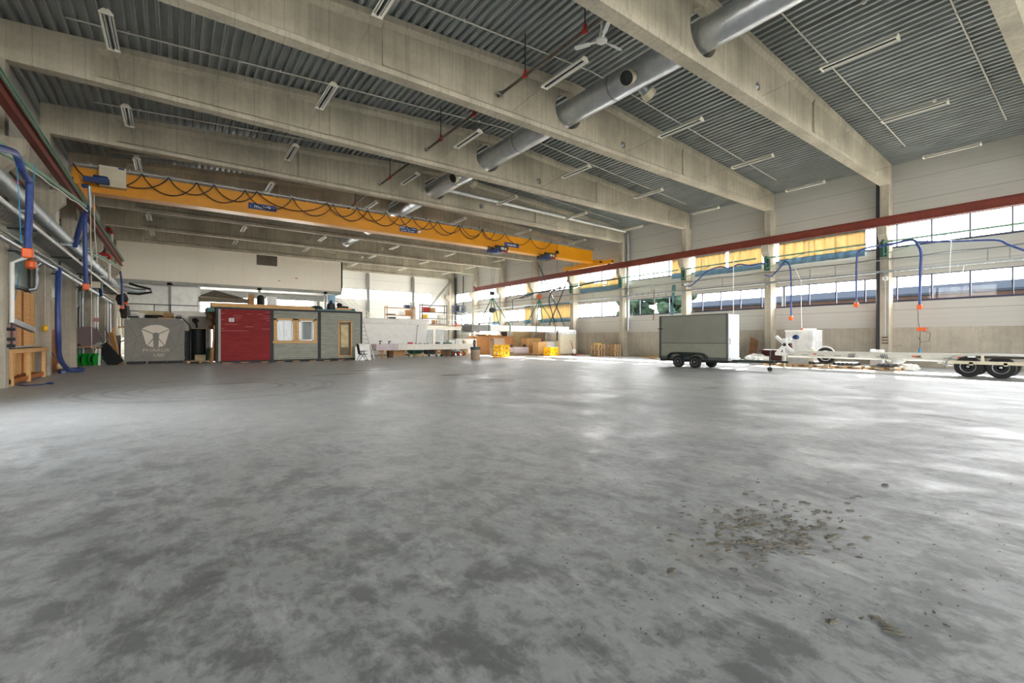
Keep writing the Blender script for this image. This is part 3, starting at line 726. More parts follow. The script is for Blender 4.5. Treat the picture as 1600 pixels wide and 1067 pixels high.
# two hoist trolleys with ropes and hook blocks
def hoist(x, hookx, hookz, hm, big, lab):
    t = thing('crane_hoist', lab, 'hoist', (x, CYF + .2, 8.0), 'hoist trolleys on the yellow crane')
    h = MB(); h.box(x - .55, x + .55, CYF - .34, CYF - .14, 8.22, 8.5); h.box(x - .5, x + .5, CYF - .3, CYF + .9, 8.06, 8.2)
    h.box(x - .9, x - .5, CYF - .5, CYF + .4, 8.02, 8.26); h.bar((x - 1.3, CYF - .3, 8.3), (x - .5, CYF - .3, 8.24), .1, .05)
    o = make('trolley', h, m['dark'], t, smooth=False, bevel=.01)
    d = MB(); d.cyl((x - .3, CYF - .45, 8.12), (x - .3, CYF + .3, 8.12), .16, 20); d.cyl((x - .75, CYF - .55, 8.0), (x - .75, CYF + .1, 8.0), .15, 18); 
    if big: d.cyl((x - 1.15, CYF - .55, 7.96), (x - 1.15, CYF - .1, 7.96), .13, 18)
    make('drum', d, m['navy'], o)
    e = MB(); e.box(x - .35, x + .5, CYF - .36, CYF - .345, 8.04, 8.12); make('red_guard', e, m['redp'], o, smooth=False)
    e = MB(); e.box(x - .15, x + .12, CYF - .39, CYF - .34, 8.2, 8.38); e.box(x + .2, x + .35, CYF - .39, CYF - .34, 8.2, 8.36); make('gearbox', e, m['cream'], o, smooth=False, bevel=.02)
    r = MB()
    for dx in (-.11, -.04, .04, .11): r.tube([(hookx + dx * 2.2, CYF + .3, 8.05), (hookx + dx, CYF + .5, hookz + .3)], .008, 4)
    make('hoist_rope', r, m['rope'], o)
    k = MB()
    for dx in (-.1, .1): k.lathe([(.06, -.05), (.15, -.04), (.15, .04), (.06, .05)], (hookx + dx, CYF + .5, hookz + .18), (1, 0, 0), 18)
    k.box(hookx - .14, hookx + .14, CYF + .44, CYF + .56, hookz + .05, hookz + .25)
    kb = make('hook_block', k, m[hm], o)
    q = MB(); q.tube([(hookx, CYF + .5, hookz + .08), (hookx, CYF + .5, hookz - .02), (hookx + .07, CYF + .5, hookz - .07), (hookx + .04, CYF + .5, hookz - .14), (hookx - .05, CYF + .5, hookz - .13), (hookx - .08, CYF + .5, hookz - .06)], .022, 8); make('hook', q, m['dark'], kb)
hoist(19.9, 19.53, 4.78, 'black', True, 'dark hoist trolley on the yellow crane carrying the black hook block'); hoist(24.75, 24.2, 4.8, 'orange', False, 'dark hoist trolley on the yellow crane carrying the orange hook block')
b = MB(); b.tube([(25.6, CYF - .2, 9.3), (25.6, CYF - .15, 8.7), (25.6, CYF - .15, 2.2)], .012, 6); b.box(25.5, 25.72, CYF - .24, CYF - .06, 8.55, 8.8); b.box(25.54, 25.66, CYF - .2, CYF - .1, 1.3, 2.2); make('pendant_control', b, m['dark'], t)
# suspended white panel element and its slings
b = MB(); b.box(17.3, 26.9, 28.35, 29.75, 2.06, 2.5)
t = thing('suspended_panel', 'long white building panel hanging level from the two crane hooks', 'building panel', (22, 29.05, 2.06))
make('panel_body', b, m['white'], t, smooth=False, bevel=.01)
b = MB(); b.box(17.285, 18.9, 28.335, 29.76, 2.05, 2.51); p = make('end_section', b, m['greysteel'], t, smooth=False, bevel=.01); p['label'] = 'grey end section'  # grey section over the left end of the panel body
for i, (hx, hz, xa, xb) in enumerate(((19.53, 4.66, 18.75, 20.7), (24.2, 4.68, 23.3, 25.35))):
    b = MB()
    for xe in (xa, xb):
        b.bar((hx, 29.05, hz), (xe, 28.34, 2.5), .07, .012, (0,1,0)); b.bar((xe, 28.33, 2.5), (xe, 28.33, 2.05), .07, .012, (0,1,0)); b.bar((xe, 28.33, 2.04), (xe, 29.77, 2.04), .07, .012); b.bar((xe, 29.77, 2.05), (xe, 29.77, 2.5), .07, .012, (0,1,0)); b.bar((xe, 29.76, 2.5), (hx, 29.05, hz), .07, .012, (0,1,0))
    single('lifting_sling', b, m['slinggreen'], ['dark green lifting sling under the black crane hook', 'dark green lifting sling under the orange crane hook'][i], 'sling', smooth=False)
t = thing('cord_reel', 'round dark reel hanging on the slings under the black crane hook', 'reel', (18.75, 28.2, 3.35))
b = MB(); b.lathe([(.05, -.1), (.2, -.1), (.2, -.07), (.1, -.06), (.1, .06), (.2, .07), (.2, .1), (.05, .1)], (18.95, 28.2, 3.6), (0, 1, 0), 24); make('reel_body', b, m['dark'], t)
b = MB(); b.tube([(19.15, 28.2, 3.4), (19.17, 28.2, 2.5)], .02, 6); make('cord', b, m['cable'], t)

# crane rails with green conductor track (left) 
for nm, xc in (('left', -3.5), ('right', 30.27)):
    t = thing('crane_rail', 'oxide red crane rail beam along the %s' % ('left wall with a pale green top strip' if nm == 'left' else 'windows on the right'), 'rail', (xc, 20, 7.45))
    y1 = 49.2 if nm == 'left' else 49.1
    b = MB()
    b.box(xc - .1, xc + .1, YF + .4, y1, 7.45, 7.48); b.box(xc - .012, xc + .012, YF + .4, y1, 7.48, 7.84); b.box(xc - .1, xc + .1, YF + .4, y1, 7.84, 7.87)
    sx = -.1 if nm == 'right' else .1
    make('rail_beam', b, m['red_rail'], t, smooth=False)
    b = MB(); b.box(xc - .03, xc + .03, YF + .4, y1, 7.87, 7.94); make('rail_head', b, m['red_rail' if nm == 'right' else 'dark'], t, smooth=False)
    b = MB(); b.box(xc - .06, xc + .06, y1 - .1, y1, 7.87, 8.12); make('end_stop', b, m['black'], t, smooth=False)
    if nm == 'left':
        b = MB(); b.box(xc + .1, xc + .15, YF + .4, y1, 7.8, 7.86); b.box(xc + .13, xc + .17, YF + .4, y1, 7.9, 7.95); make('conductor_strip', b, m['rail_green'], t, smooth=False)
# ================================================================ SMALL BUILDERS
def pallet_mesh(cx, cy, z, L=1.2, W=.8, M3=None):
    b = MB(); R_ = M3 or Matrix.Identity(3); c = Vector((cx, cy, z))
    def bx(x, y, zz, dx, dy, dz): b.obox(c + R_ @ Vector((x, y, zz)), dx, dy, dz, R_)
    for y in (-W/2 + .05, 0, W/2 - .05): bx(0, y, .011, L, .1, .022)
    for y in (-W/2 + .07, 0, W/2 - .07):
        for x in (-L/2 + .07, 0, L/2 - .07): bx(x, y, .061, .14, .12, .078)
    for x in (-L/2 + .07, 0, L/2 - .07): bx(x, 0, .111, .1, W, .022)
    for i in range(5): bx(0, -W/2 + .06 + i * (W - .12) / 4, .133, L, .12, .022)
    return b
def wheel_parts(t, c, axis, R, w, rimR, label=None):
    """tyre with tread shoulders and a dished steel rim with holes and hub; c = outer face centre, axis = outward"""
    a = Vector(axis).normalized(); c = Vector(c)
    b = MB(); b.lathe([(rimR, -w), (R * .93, -w), (R, -w * .82), (R, -w * .18), (R * .93, 0), (rimR * 1.04, 0), (rimR, -.02)], c, a, 36)
    ty = make('tyre', b, m['tyre'], t)
    b = MB(); b.lathe([(rimR, -.03), (rimR, -.005), (rimR * .9, -.01), (rimR * .86, -.05), (rimR * .55, -.045), (rimR * .4, -.02), (.001, -.02)], c, a, 32)
    r = make('rim', b, m['rim'], t)
    d = MB(); u = a.orthogonal().normalized(); v = a.cross(u)
    for k in range(8):
        an = k * math.pi / 4; p = c + (u * math.cos(an) + v * math.sin(an)) * rimR * .68 + a * -.046
        d.cyl(p, p + a * .012, rimR * .11, 10)
    make('vent_hole', d, m['dark'], r)
    h = MB(); h.lathe([(rimR * .22, -.025), (rimR * .2, .02), (.001, .03)], c, a, 16); make('hub', h, m['steel'], r)

# ================================================================ EXHIBITION BOX
x0, x1, y0, y1 = -2.33, .47, 34.3, 36.6
t = thing('exhibition_box', 'large grey box with pale house-like logo and lettering, left of the red module', 'exhibition box', ((x0+x1)/2, 35.4, 0))
b = MB(); b.box(x0 + .03, x1 - .03, y0 + .05, y1, .18, 2.55); make('body', b, m['darkframe'], t, smooth=False)
b = MB(); b.box(x0, x1, y0, y0 + .05, .16, 2.56); fp = make('front_panel', b, m['cubegrey'], t, smooth=False, bevel=.01)
b = MB(); b.box(x0 + .0, x1, y0 - .03, y1, 2.56, 2.6); b.box(x0 + .25, x1 - .2, y0 + .1, y1, 2.6, 2.7); make('lid', b, m['cubegrey'], t, smooth=False)
b = MB(); b.box(x0 + .1, x0 + .9, y0 + .05, y1, 0, .18); b.box(x0 + 1.05, x0 + 1.85, y0 + .05, y1, 0, .18); b.box(x0 + 2.0, x1 - .05, y0 + .05, y1, 0, .18)
make('skid', b, m['black'], t, smooth=False)
W_, H_ = x1 - x0, 2.4
def cp(a, c): return Vector((x0 + a * W_, y0 - .004, 2.56 - c * H_))       # a, c in 0..1 of the front panel
def seg(b, p, q, w=.012): b.bar(cp(*p), cp(*q), w, .008, (0, 1, 0))
b = MB()
for p, q in (((.03,.02),(.2,.42)), ((0,.58),(.2,.42)), ((.2,.42),(.28,.35)), ((.2,.42),(.1,1)), ((.15,.7),(.29,.88)), ((.29,.88),(.12,.98)), ((.29,.88),(.33,.98)), ((.29,.88),(.45,.98)), ((.2,.03),(.33,.16)), ((.53,.03),(.48,.11)), ((.62,.02),(.645,.12)),
             ((.97,.03),(.73,.16)), ((.97,.08),(.85,.65)), ((.72,.35),(.85,.65)), ((.85,.65),(1,.58)), ((.85,.65),(.65,.95))): seg(b, p, q)
make('groove', b, m['cubeline'], fp, smooth=False)
def flat(poly, mat, nm, par):
    b = MB(); pts = [cp(a, c) - Vector((0, .006, 0)) for a, c in poly]; n = len(pts)
    b.add(pts + [p + Vector((0, .005, 0)) for p in pts], [tuple(range(n)), tuple(range(n, 2*n))[::-1]] + [(i, (i+1) % n, n + (i+1) % n, n + i) for i in range(n)])
    return make(nm, b, mat, par, smooth=False)
flat([(.285,.205),(.34,.16),(.42,.12),(.51,.108),(.60,.12),(.68,.165),(.74,.205),(.56,.315),(.52,.295),(.5,.295),(.465,.315)], m['logo'], 'logo_panel', fp)
flat([(.275,.225),(.455,.335),(.465,.43),(.365,.605),(.35,.59)], m['logo'], 'logo_panel', fp)
flat([(.465,.47),(.47,.66),(.375,.62)], m['logo'], 'logo_panel', fp)
flat([(.745,.225),(.57,.335),(.56,.43),(.655,.605),(.67,.59)], m['logo'], 'logo_panel', fp)
flat([(.56,.47),(.555,.66),(.65,.62)], m['logo'], 'logo_panel', fp)
text_part('lettering', 'PHARUS', cp(.515, .735) - Vector((0,.006,0)), .26, m['letter'], fp, sx=1.32)
text_part('lettering', 'UBE', cp(.565, .855) - Vector((0,.006,0)), .26, m['letter'], fp, sx=1.15)
# bits lying on the box
t = thing('cable_coil', 'black cable coil lying on the grey exhibition box, its end hanging down', 'cable', (-.9, 35, 2.72))
b = MB(); b.tube([(-1.0 + .42 * math.cos(q), 35.0 + .42 * math.sin(q), 2.73 + .012 * q / 2) for q in [i * .3 for i in range(90)]], .03, 6); make('coil', b, m['cable'], t)
b = MB(); b.tube([(-.58, 35, 2.76), (-.1, 34.9, 2.8), (.4, 34.7, 2.72), (.75, 34.6, 2.3), (.9, 34.6, 1.6), (1.0, 34.8, .9), (1.02, 34.9, .3)], .03, 6); make('hanging_end', b, m['cable'], t)
for (xx, yy, dx, dy, z0, dz, mt, nm, lab, cat) in ((-1.75, 35.3, .6, .4, 2.7, .32, 'offwhite', 'foam_block', 'pale foam block on the left of the grey exhibition box', 'foam block'), (-1.0, 36.0, 1.5, .25, 2.7, .5, 'sand', 'packing_board', 'tan packing board standing at the back of the grey exhibition box', 'board'),
     (-.3, 36.0, .5, .4, 2.7, .4, 'cardboard', 'cardboard_box', 'brown cardboard box on top of the grey exhibition box', 'box'), (-1.95, 34.8, .5, .3, 2.7, .12, 'black', 'tool_bag', 'black tool bag on the left corner of the grey exhibition box', 'bag'), (.2, 34.8, .3, .3, 2.7, .14, 'black', 'tool_bag', 'black tool bag on the right corner of the grey exhibition box', 'bag'), (-.45, 34.7, .7, .2, 2.7, .06, 'pine', 'wood_offcut', 'short wood offcut lying beside the cable coil', 'board')):
    b = MB(); b.box(xx - dx/2, xx + dx/2, yy - dy/2, yy + dy/2, z0, z0 + dz)
    if nm == 'tool_bag': b.tube([(xx - dx*.3, yy, z0 + dz), (xx - dx*.2, yy, z0 + dz + .09), (xx + dx*.2, yy, z0 + dz + .09), (xx + dx*.3, yy, z0 + dz)], .015, 5)
    single(nm, b, m[mt], lab, cat, smooth=False, bevel=.03 if nm == 'tool_bag' else .01)

# ================================================================ TIMBER HOUSE MODULES
HY = 32.17; HD = 3.4
def module(nm, lab, xa, xb):
    t = thing(nm, lab, 'house module', ((xa + xb) / 2, HY + HD / 2, 0), 'timber house modules')
    f = MB()
    for x in (xa, xb - .1): f.box(x, x + .1, HY - .01, HY + .1, .06, 3.36)
    f.box(xa, xb, HY - .015, HY + .1, 3.25, 3.36); f.box(xa, xb, HY + .0, HY + .1, .06, .16)
    make('frame', f, m['black'], t, smooth=False)
    s = MB(); s.box(xa, xa + .08, HY + .1, HY + HD, .1, 3.3); s.box(xb - .08, xb, HY + .1, HY + HD, .1, 3.3); s.box(xa, xb, HY + HD - .08, HY + HD, .1, 3.3)
    make('side_walls', s, m['rawwood'], t, smooth=False)
    r = MB(); r.box(xa, xb, HY, HY + HD, 3.3, 3.38); make('roof_sheet', r, m['dark'], t, smooth=False)
    k = MB()
    for x in (xa + .3, (xa + xb) / 2 - .2, xb - .6): k.box(x, x + .4, HY + .05, HY + HD, 0, .08)
    make('bearer', k, m['rawwood'], t, smooth=False)
    return t
t = module('red_house_module', 'timber house module with red painted horizontal cladding', 1.98, 4.93)
b = MB(); b.box(2.2, 4.83, HY, HY + .08, .14, 3.27); cl = make('cladding', b, m['redsiding'], t, smooth=False)
b = MB(); b.box(2.08, 2.2, HY - .005, HY + .09, .14, 3.25); make('corner_board', b, m['greysteel'], t, smooth=False)
b = MB(); b.box(2.62, 2.88, HY - .012, HY, 2.5, 2.72); nt_ = make('notice', b, m['signwhite'], t, smooth=False)
b = MB()
for z in (2.66, 2.62, 2.58, 2.54): b.box(2.68, 2.82, HY - .014, HY - .012, z, z + .02)
make('print', b, m['greysteel'], nt_, smooth=False)
t = module('window_house_module', 'grey clad timber house module with two pine framed windows', 4.93, 7.76)
WX = [(5.08, 6.2), (6.42, 7.5)]
def walled(xa, xb, z0, z1, holes, yv, d): return wall_with_holes(xa, xb, z0, z1, yv, yv + d, holes)
b = walled(5.03, 7.66, .14, 3.27, [(5.22, 6.14, 1.36, 2.66), (6.5, 7.42, 1.36, 2.66)], HY, .08); make('cladding', b, m['greysiding'], t, smooth=False)
b = MB()
for x0_, x1_ in ((5.03, 5.2), (6.15, 6.3), (6.33, 6.48), (7.44, 7.6)): b.box(x0_, x1_, HY - .03, HY, 1.2, 2.78)
b.box(4.98, 7.62, HY - .05, HY, 1.2, 1.34); b.box(5.03, 7.6, HY - .03, HY, 2.68, 2.78); make('window_surround', b, m['pine2'], t, smooth=False)
for xa, xb in ((5.22, 6.14), (6.5, 7.42)):
    f = MB()
    for r in ((xa, xa + .07, 1.36, 2.66), (xb - .07, xb, 1.36, 2.66), (xa, xb, 1.36, 1.43), (xa, xb, 2.59, 2.66)): f.box(r[0], r[1], HY - .01, HY + .06, r[2], r[3])
    w_ = make('window', f, m['white'], t, smooth=False)
    p = MB(); p.box(xa + .07, xb - .07, HY + .03, HY + .036, 1.43, 2.59); make('pane', p, m['roomglass'], w_, smooth=False)
    q = MB(); q.grid(lambda u, v: (xa + .02 + u * (xb - xa - .04), HY + .25 + .04 * math.sin(u * 19 + v), 1.3 + v * 1.4), 30, 4); make('curtain', q, m['sheet'], w_, thick=.005)
t = module('door_house_module', 'grey clad timber house module with a narrow pine framed door', 7.76, 10.62)
b = walled(7.86, 10.5, .14, 3.27, [(9.05, 9.83, .34, 2.62)], HY, .08); make('cladding', b, m['greysiding'], t, smooth=False)
b = MB()
for r in ((8.98, 9.06, .34, 2.7), (9.82, 9.9, .34, 2.7), (8.98, 9.9, 2.62, 2.7), (8.98, 9.9, .28, .34)): b.box(r[0], r[1], HY - .03, HY + .09, r[2], r[3])
make('door_surround', b, m['pine2'], t, smooth=False)
b = MB(); b.box(9.1, 9.8, HY + .12, HY + .17, .34, 2.6); d_ = make('door', b, m['booth'], t, smooth=False)
b = MB(); b.box(9.2, 9.7, HY + .112, HY + .12, .9, 2.45); make('door_panel', b, m['sand'], d_, smooth=False)
b = MB(); b.cyl((9.72, HY + .12, 1.4), (9.72, HY + .06, 1.4), .02, 8); b.cyl((9.72, HY + .06, 1.4), (9.6, HY + .06, 1.4), .015, 8); make('handle', b, m['steel'], d_)
# timber and waste on the module roofs
for i, (xa, xb, y, z, h) in enumerate(((1.75, 7.5, 32.35, 3.38, .16), (1.7, 7.4, 32.62, 3.38, .2), (1.8, 7.55, 32.9, 3.38, .26), (1.72, 7.45, 33.2, 3.38, .3))):
    b = MB(); b.box(xa, xb, y - .1, y + .1, z, z + h)
    single('roof_timber', b, m['pine2'], 'long timber beam lying on the red and window modules, %s from the front edge' % ORD[i], 'timber beam', 'timber beams on the module roofs', smooth=False, bevel=.006)
b = MB(); b.box(7.6, 10.2, 32.3, 33.2, 3.38, 3.47); single('roofing_membrane', b, m['teal'], 'teal roofing membrane sheet lying on the door module roof', 'membrane', smooth=False)
b = MB(); b.box(8.9, 9.9, 32.34, 32.5, 3.47, 3.6); single('roof_plank', b, m['pine'], 'short plank on the teal membrane above the door module', 'plank', smooth=False)
b = MB(); b.blob((7.75, 32.8, 3.58), .42, .3, .13, 12, 7, .2); single('rubber_pile', b, m['dark'], 'dark pile of folded rubber on the left of the door module roof', 'pile')
b = MB(); b.cyl((8.3, 33.2, 3.47), (8.3, 33.2, 3.52), .3, 14); b.lathe([(.3, .0), (.26, .4), (.1, .5), (.05, .7)], (8.75, 33.1, 3.47), (0,0,1), 16); single('dust_extractor', b, m['dark'], 'dark round machine on the door module roof near the stair', 'machine')
b = MB(); b.box(8.75, 9.2, 33.7, 34.0, 3.38, 4.6); single('blue_crate', b, m['paleblue'], 'light blue upright box on the door module roof', 'box', smooth=False, bevel=.04)
b = MB(); b.cyl((9.15, 32.9, 3.62), (9.85, 33.0, 3.62), .16, 14); b.blob((9.3, 33.0, 3.85), .2, .2, .14, 10, 6, .15); b.box(9.9, 10.3, 32.8, 33.1, 3.47, 3.6); single('compressor', b, m['dark'], 'black compressor on the door module roof right of the post', 'compressor')
# left end of the red module: stacked boards, hose bundles
b = MB(); b.box(1.55, 1.95, 32.6, 35.2, 3.1, 3.36); single('board_stack', b, m['teal'], 'grey green board overhanging the left end of the red module', 'board', smooth=False)
b = MB(); b.blob((1.72, 33.2, 2.85), .22, .3, .25, 10, 7, .2); b.blob((1.8, 33.3, 2.35), .16, .25, .3, 10, 7, .25); single('strap_bundle', b, m['rust'], 'brown bundle of straps hanging at the left end of the red module', 'bundle')
b = MB(); b.bar((1.8, 32.6, .0), (1.9, 32.6, 2.3), .1, .1); single('timber_prop', b, m['rawwood'], 'upright timber prop against the left end of the red module', 'prop', smooth=False)
# gap between box and red module
t = thing('black_waste_barrel', 'tall black barrel-like machine with round grille top between grey box and red module', 'machine', (1.2, 35.2, .14))
b = MB(); b.lathe([(.42, .2), (.44, .25), (.44, 2.05), (.4, 2.1), (.38, 2.1)], (1.2, 35.2, 0), (0,0,1), 24); make('body', b, m['black'], t)
b = MB(); b.lathe([(.38, 0), (.4, .05), (.34, .08), (.3, .05)], (1.2, 35.2, 2.08), (0,0,1), 24)
for k in range(4):
    an = k * math.pi / 4; b.bar((1.2 - .36 * math.cos(an), 35.2 - .36 * math.sin(an), 2.13), (1.2 + .36 * math.cos(an), 35.2 + .36 * math.sin(an), 2.13), .04, .03)
make('top_grille', b, m['sand'], t)
b = MB(); b.tube([(1.15, 35.3, 2.1), (1.1, 35.3, 2.5)], .06, 8); b.blob((1.05, 35.25, 2.62), .16, .16, .18, 10, 7, .2); make('motor_head', b, m['black'], t)
b = MB()
for sx in (-.38, .38): b.bar((1.2 + sx, 35.0, .14), (1.2 + sx, 35.0, 2.0), .05, .05)
make('leg_frame', b, m['dark'], t)
b = MB(); b.box(1.0, 1.55, 34.3, 34.65, .14, .48); b.box(1.08, 1.2, 34.295, 34.3, .2, .34); single('timber_crate', b, m['sand'], 'small tan crate in front of the black barrel', 'crate', smooth=False, bevel=.01)
b = MB(); b.lathe([(.14, 0), (.15, .05), (.15, .55), (.09, .7), (.04, .74), (.04, .82)], (1.72, 34.6, .14), (0,0,1), 18); single('gas_bottle', b, m['dgreen'], 'dark green gas bottle beside the red module', 'gas bottle')
b = MB(); b.box(.55, 1.95, 33.9, 35.6, .1, .14)
for x in (.6, 1.2, 1.8): b.box(x, x + .14, 33.9, 35.6, 0, .1)
single('pallet', b, m['palletwood'], 'wooden pallet under the black barrel between box and red module', 'pallet', smooth=False)
b = MB(); b.bar((1.75, 33.8, .0), (1.85, 33.95, .95), .1, .04); single('loose_board', b, m['pine'], 'short pale board leaning beside the red module foot', 'board', smooth=False)
b = MB(); b.box(.75, 1.9, 37.6, 38.0, 0, 3.0); b.box(1.35, 1.6, 37.58, 37.6, 2.0, 2.65); single('tall_cabinet', b, m['greysteel'], 'tall grey cabinet behind the black barrel', 'cabinet', smooth=False)
b = MB(); b.box(.55, 1.15, 36.8, 37.2, 0, 2.0); single('dark_cabinet', b, m['darkframe'], 'dark low cabinet right behind the grey exhibition box', 'cabinet', smooth=False)
b = MB(); b.box(-.2, 2.2, 41, 41.2, 0, 3.5); single('white_board', b, m['white'], 'white board standing behind the gap beside the grey box', 'board', smooth=False)

# ================================================================ MEZZANINE ROOM
MY = 50.0
t = thing('mezzanine_room', 'big white panelled room raised on posts at the back left', 'mezzanine room', (5.2, 53, 6.0))
b = MB(); b.box(-3.9, 14.4, MY, MY + .15, 6.52, 9.68); b.box(14.25, 14.4, MY, 55.6, 6.52, 9.68); w_ = make('wall_panel', b, m['boxpanel'], t, smooth=False)
b = MB(); b.box(6.34, 8.12, MY - .03, MY, 8.62, 9.58); v_ = make('vent_grille', b, m['dark'], t, smooth=False)
b = MB()
for i in range(12): b.bar((6.36, MY - .04, 8.66 + i * .076), (8.1, MY - .04, 8.66 + i * .076), .02, .045)
make('louver', b, m['booth'], v_, smooth=False)
b = MB(); b.box(8.2, 8.4, MY - .02, MY, 7.2, 7.26); b.box(9.75, 9.95, MY - .08, MY, 7.55, 7.62); make('wall_fitting', b, m['redp'], t, smooth=False)
b = MB(); b.box(-3.9, 14.35, MY + .1, 55.6, 6.2, 6.52); make('floor_edge', b, m['greysteel'], t, smooth=False)
b = MB(); b.box(-3.9, 13.6, 53.0, 53.15, 5.6, 6.2); make('rear_girder', b, m['greysteel'], t, smooth=False)
for x in (-.35, 6.6, 12.7):
    b = MB(); b.box(x - .1, x + .1, MY + .2, MY + .4, 0, 6.4); b.box(x - .2, x + .2, MY + .1, MY + .5, 6.2, 6.4); make('post', b, m['greysteel'], t, smooth=False)
b = MB()
def sheet(u, v):
    x = -3.6 + u * 5.5; z = 1.6 + v * 4.75
    sag = .35 * math.sin(math.pi * u) * v
    fold = .12 * math.sin(14 * u + 5 * v) * (.3 + u * (1 - u)) + .2 * abs(math.sin(3.2 * (u + (1 - v)))) * (1 - v * .5)
    return (x, MY + .7 - fold, z - sag * .4)
b.grid(sheet, 50, 24); single('plastic_sheet', b, m['sheet'], 'white plastic sheet hung under the left half of the mezzanine', 'plastic sheet', thick=.01)
t = thing('guard_rail', 'thin grey guard rail in front of the white plastic sheet', 'railing', (-1, 49.3, 3.2))
b = MB()
for z in (4.4, 5.0 - 1.2): b.tube([(-4.0, 49.2, z), (2.4, 49.2, z)], .035, 6)
make('rail', b, m['dark'], t)
for x in (-3.5, -1.4, -.3, 2.2):
    b = MB(); b.cyl((x, 49.2, 2.5), (x, 49.2, 4.4), .03, 8); make('upright', b, m['dark'], t)
b = MB(); b.box(-3.95, 2.4, 48.9, 50.1, 2.4, 2.5); b.box(-3.9, -3.7, 49, 49.2, 0, 2.4); b.box(2.1, 2.3, 49, 49.2, 0, 2.4); single('timber_deck', b, m['rawwood'], 'low timber deck carrying the guard rail under the mezzanine', 'deck', smooth=False)
# canopy and storage seen through the gap under the mezzanine
t = thing('canopy_tent', 'brown grey pyramid canopy tent seen under the mezzanine', 'tent', (3.0, 48.2, 0))
b = MB(); b.add([(1.6, 46.4, 5.05), (5.3, 46.4, 4.95), (5.3, 48.8, 4.95), (1.6, 48.8, 5.05), (2.8, 47.6, 5.75)], [(0,1,4), (1,2,4), (2,3,4), (3,0,4), (3,2,1,0)]); b.box(1.6, 5.3, 46.38, 46.42, 4.6, 5.0); make('roof_canvas', b, m['booth'], t, smooth=False)
for x, y in ((1.65, 46.5), (5.25, 46.5), (1.65, 48.7), (5.25, 48.7)):
    b = MB(); b.cyl((x, y, 0), (x, y, 5.0), .03, 8); make('leg', b, m['steel'], t)
b = MB(); b.box(5.35, 5.85, 47.6, 48, 0, 5.5); single('timber_stack', b, m['ply'], 'brown upright board end seen under the mezzanine', 'board', smooth=False)
b = MB(); b.lathe([(.33, 0), (.33, 5.2), (.24, 5.4), (.1, 5.5)], (6.35, 47.5, 0), (0,0,1), 20); single('black_pipe_roll', b, m['black'], 'tall black plastic pipe seen under the mezzanine', 'pipe')
b = MB(); b.box(6.9, 7.7, 47.6, 48.1, 0, 5.4); single('white_locker', b, m['white'], 'tall white locker seen under the mezzanine right of the black pipe', 'locker', smooth=False)
# staircase from the mezzanine
t = thing('steel_staircase', 'white steel staircase with handrails descending right from the mezzanine', 'staircase', (17.2, 51, 0))
P0, P1 = Vector((12.9, 51.0, 6.5)), Vector((20.3, 51.0, 1.2))
for yy in (50.4, 51.4):
    b = MB(); b.bar(P0 + Vector((0, yy - 51, 0)), P1 + Vector((0, yy - 51, 0)), .06, .3); make('stringer', b, m['white'], t, smooth=False)
    for hz in (.55, 1.05):
        b = MB(); b.tube([P0 + Vector((0, yy - 51, hz)), P1 + Vector((0, yy - 51, hz))], .03, 6); make('handrail', b, m['offwhite'], t)
    for i in range(6):
        p = P0.lerp(P1, i / 5) + Vector((0, yy - 51, 0)); b = MB(); b.cyl(p, p + Vector((0, 0, 1.05)), .025, 6); make('baluster', b, m['offwhite'], t)
b = MB()
for i in range(1, 22):
    p = P0.lerp(P1, i / 22); b.box(p.x - .14, p.x + .14, 50.4, 51.4, p.z - .02, p.z + .02)
make('tread', b, m['steel'], t, smooth=False)
# ================================================================ BACK RIGHT AREA
# long work bench made of a white panel on trestles
t = thing('work_bench', 'long white panel laid on trestles as a work bench in front of the white container', 'work bench', (17, 33.4, 0))
ends = (Vector((12.1, 33.6)), Vector((20.4, 34.4)))
b = MB(); b.add([(12.0, 33.2, .62), (20.55, 33.2, .62), (20.55, 34.6, .62), (12.0, 34.6, .62), (12.0, 33.2, 1.08), (20.55, 33.2, 1.08), (20.55, 34.6, 1.08), (12.0, 34.6, 1.08)], [(3,2,1,0), (4,5,6,7), (0,1,5,4), (1,2,6,5), (2,3,7,6), (3,0,4,7)])
tp = make('top_panel', b, m['offwhite'], t, smooth=False, bevel=.01)
b = MB(); b.box(11.985, 13.7, 33.185, 34.61, .615, 1.085); e_ = make('end_section', b, m['lilac'], tp, smooth=False); e_['label'] = 'grey pink wrapped end of the panel'
for x in (12.7, 19.9):
    b = MB()
    for sx in (-.14, .14): b.bar((x + sx * .4, 33.4, .6), (x + sx, 33.35, 0), .07, .05); b.bar((x + sx * .4, 34.4, .6), (x + sx, 34.45, 0), .07, .05)
    b.box(x - .08, x + .08, 33.3, 34.5, .5, .62); make('trestle', b, m['pine'], t, smooth=False)
for x in (15.1, 17.5, 18.4):
    b = MB()
    for y in (33.4, 34.4): b.cyl((x, y, 0), (x, y, .62), .035, 8)
    make('steel_leg', b, m['dgreen'], t)
rnd = random.Random(3)
tools = [('red_tool_case', 'redp', .36, .12, 'flat red tool case'), ('clamp', 'dark', .5, .07, 'dark clamp'), ('drill', 'navy', .16, .2, 'blue cordless drill'), ('clamp', 'dark', .4, .06, 'dark steel bar'), ('drill', 'black', .14, .22, 'black cordless drill'), ('glue_bottle', 'white', .12, .34, 'white red-capped bottle'), ('tool_box', 'dgreen', .7, .1, 'low green tool tray'), ('tool_box', 'dark', .3, .12, 'dark tool box')]
spots = [14.9, 15.6, 13.2, 16.3, 12.5, 19.2, 18.2, 17.3]
spos = ['near the middle', 'right of the red case', 'near the wrapped end', 'about the middle', 'at the left end', 'near the right end', 'on the right half', 'right of the middle']
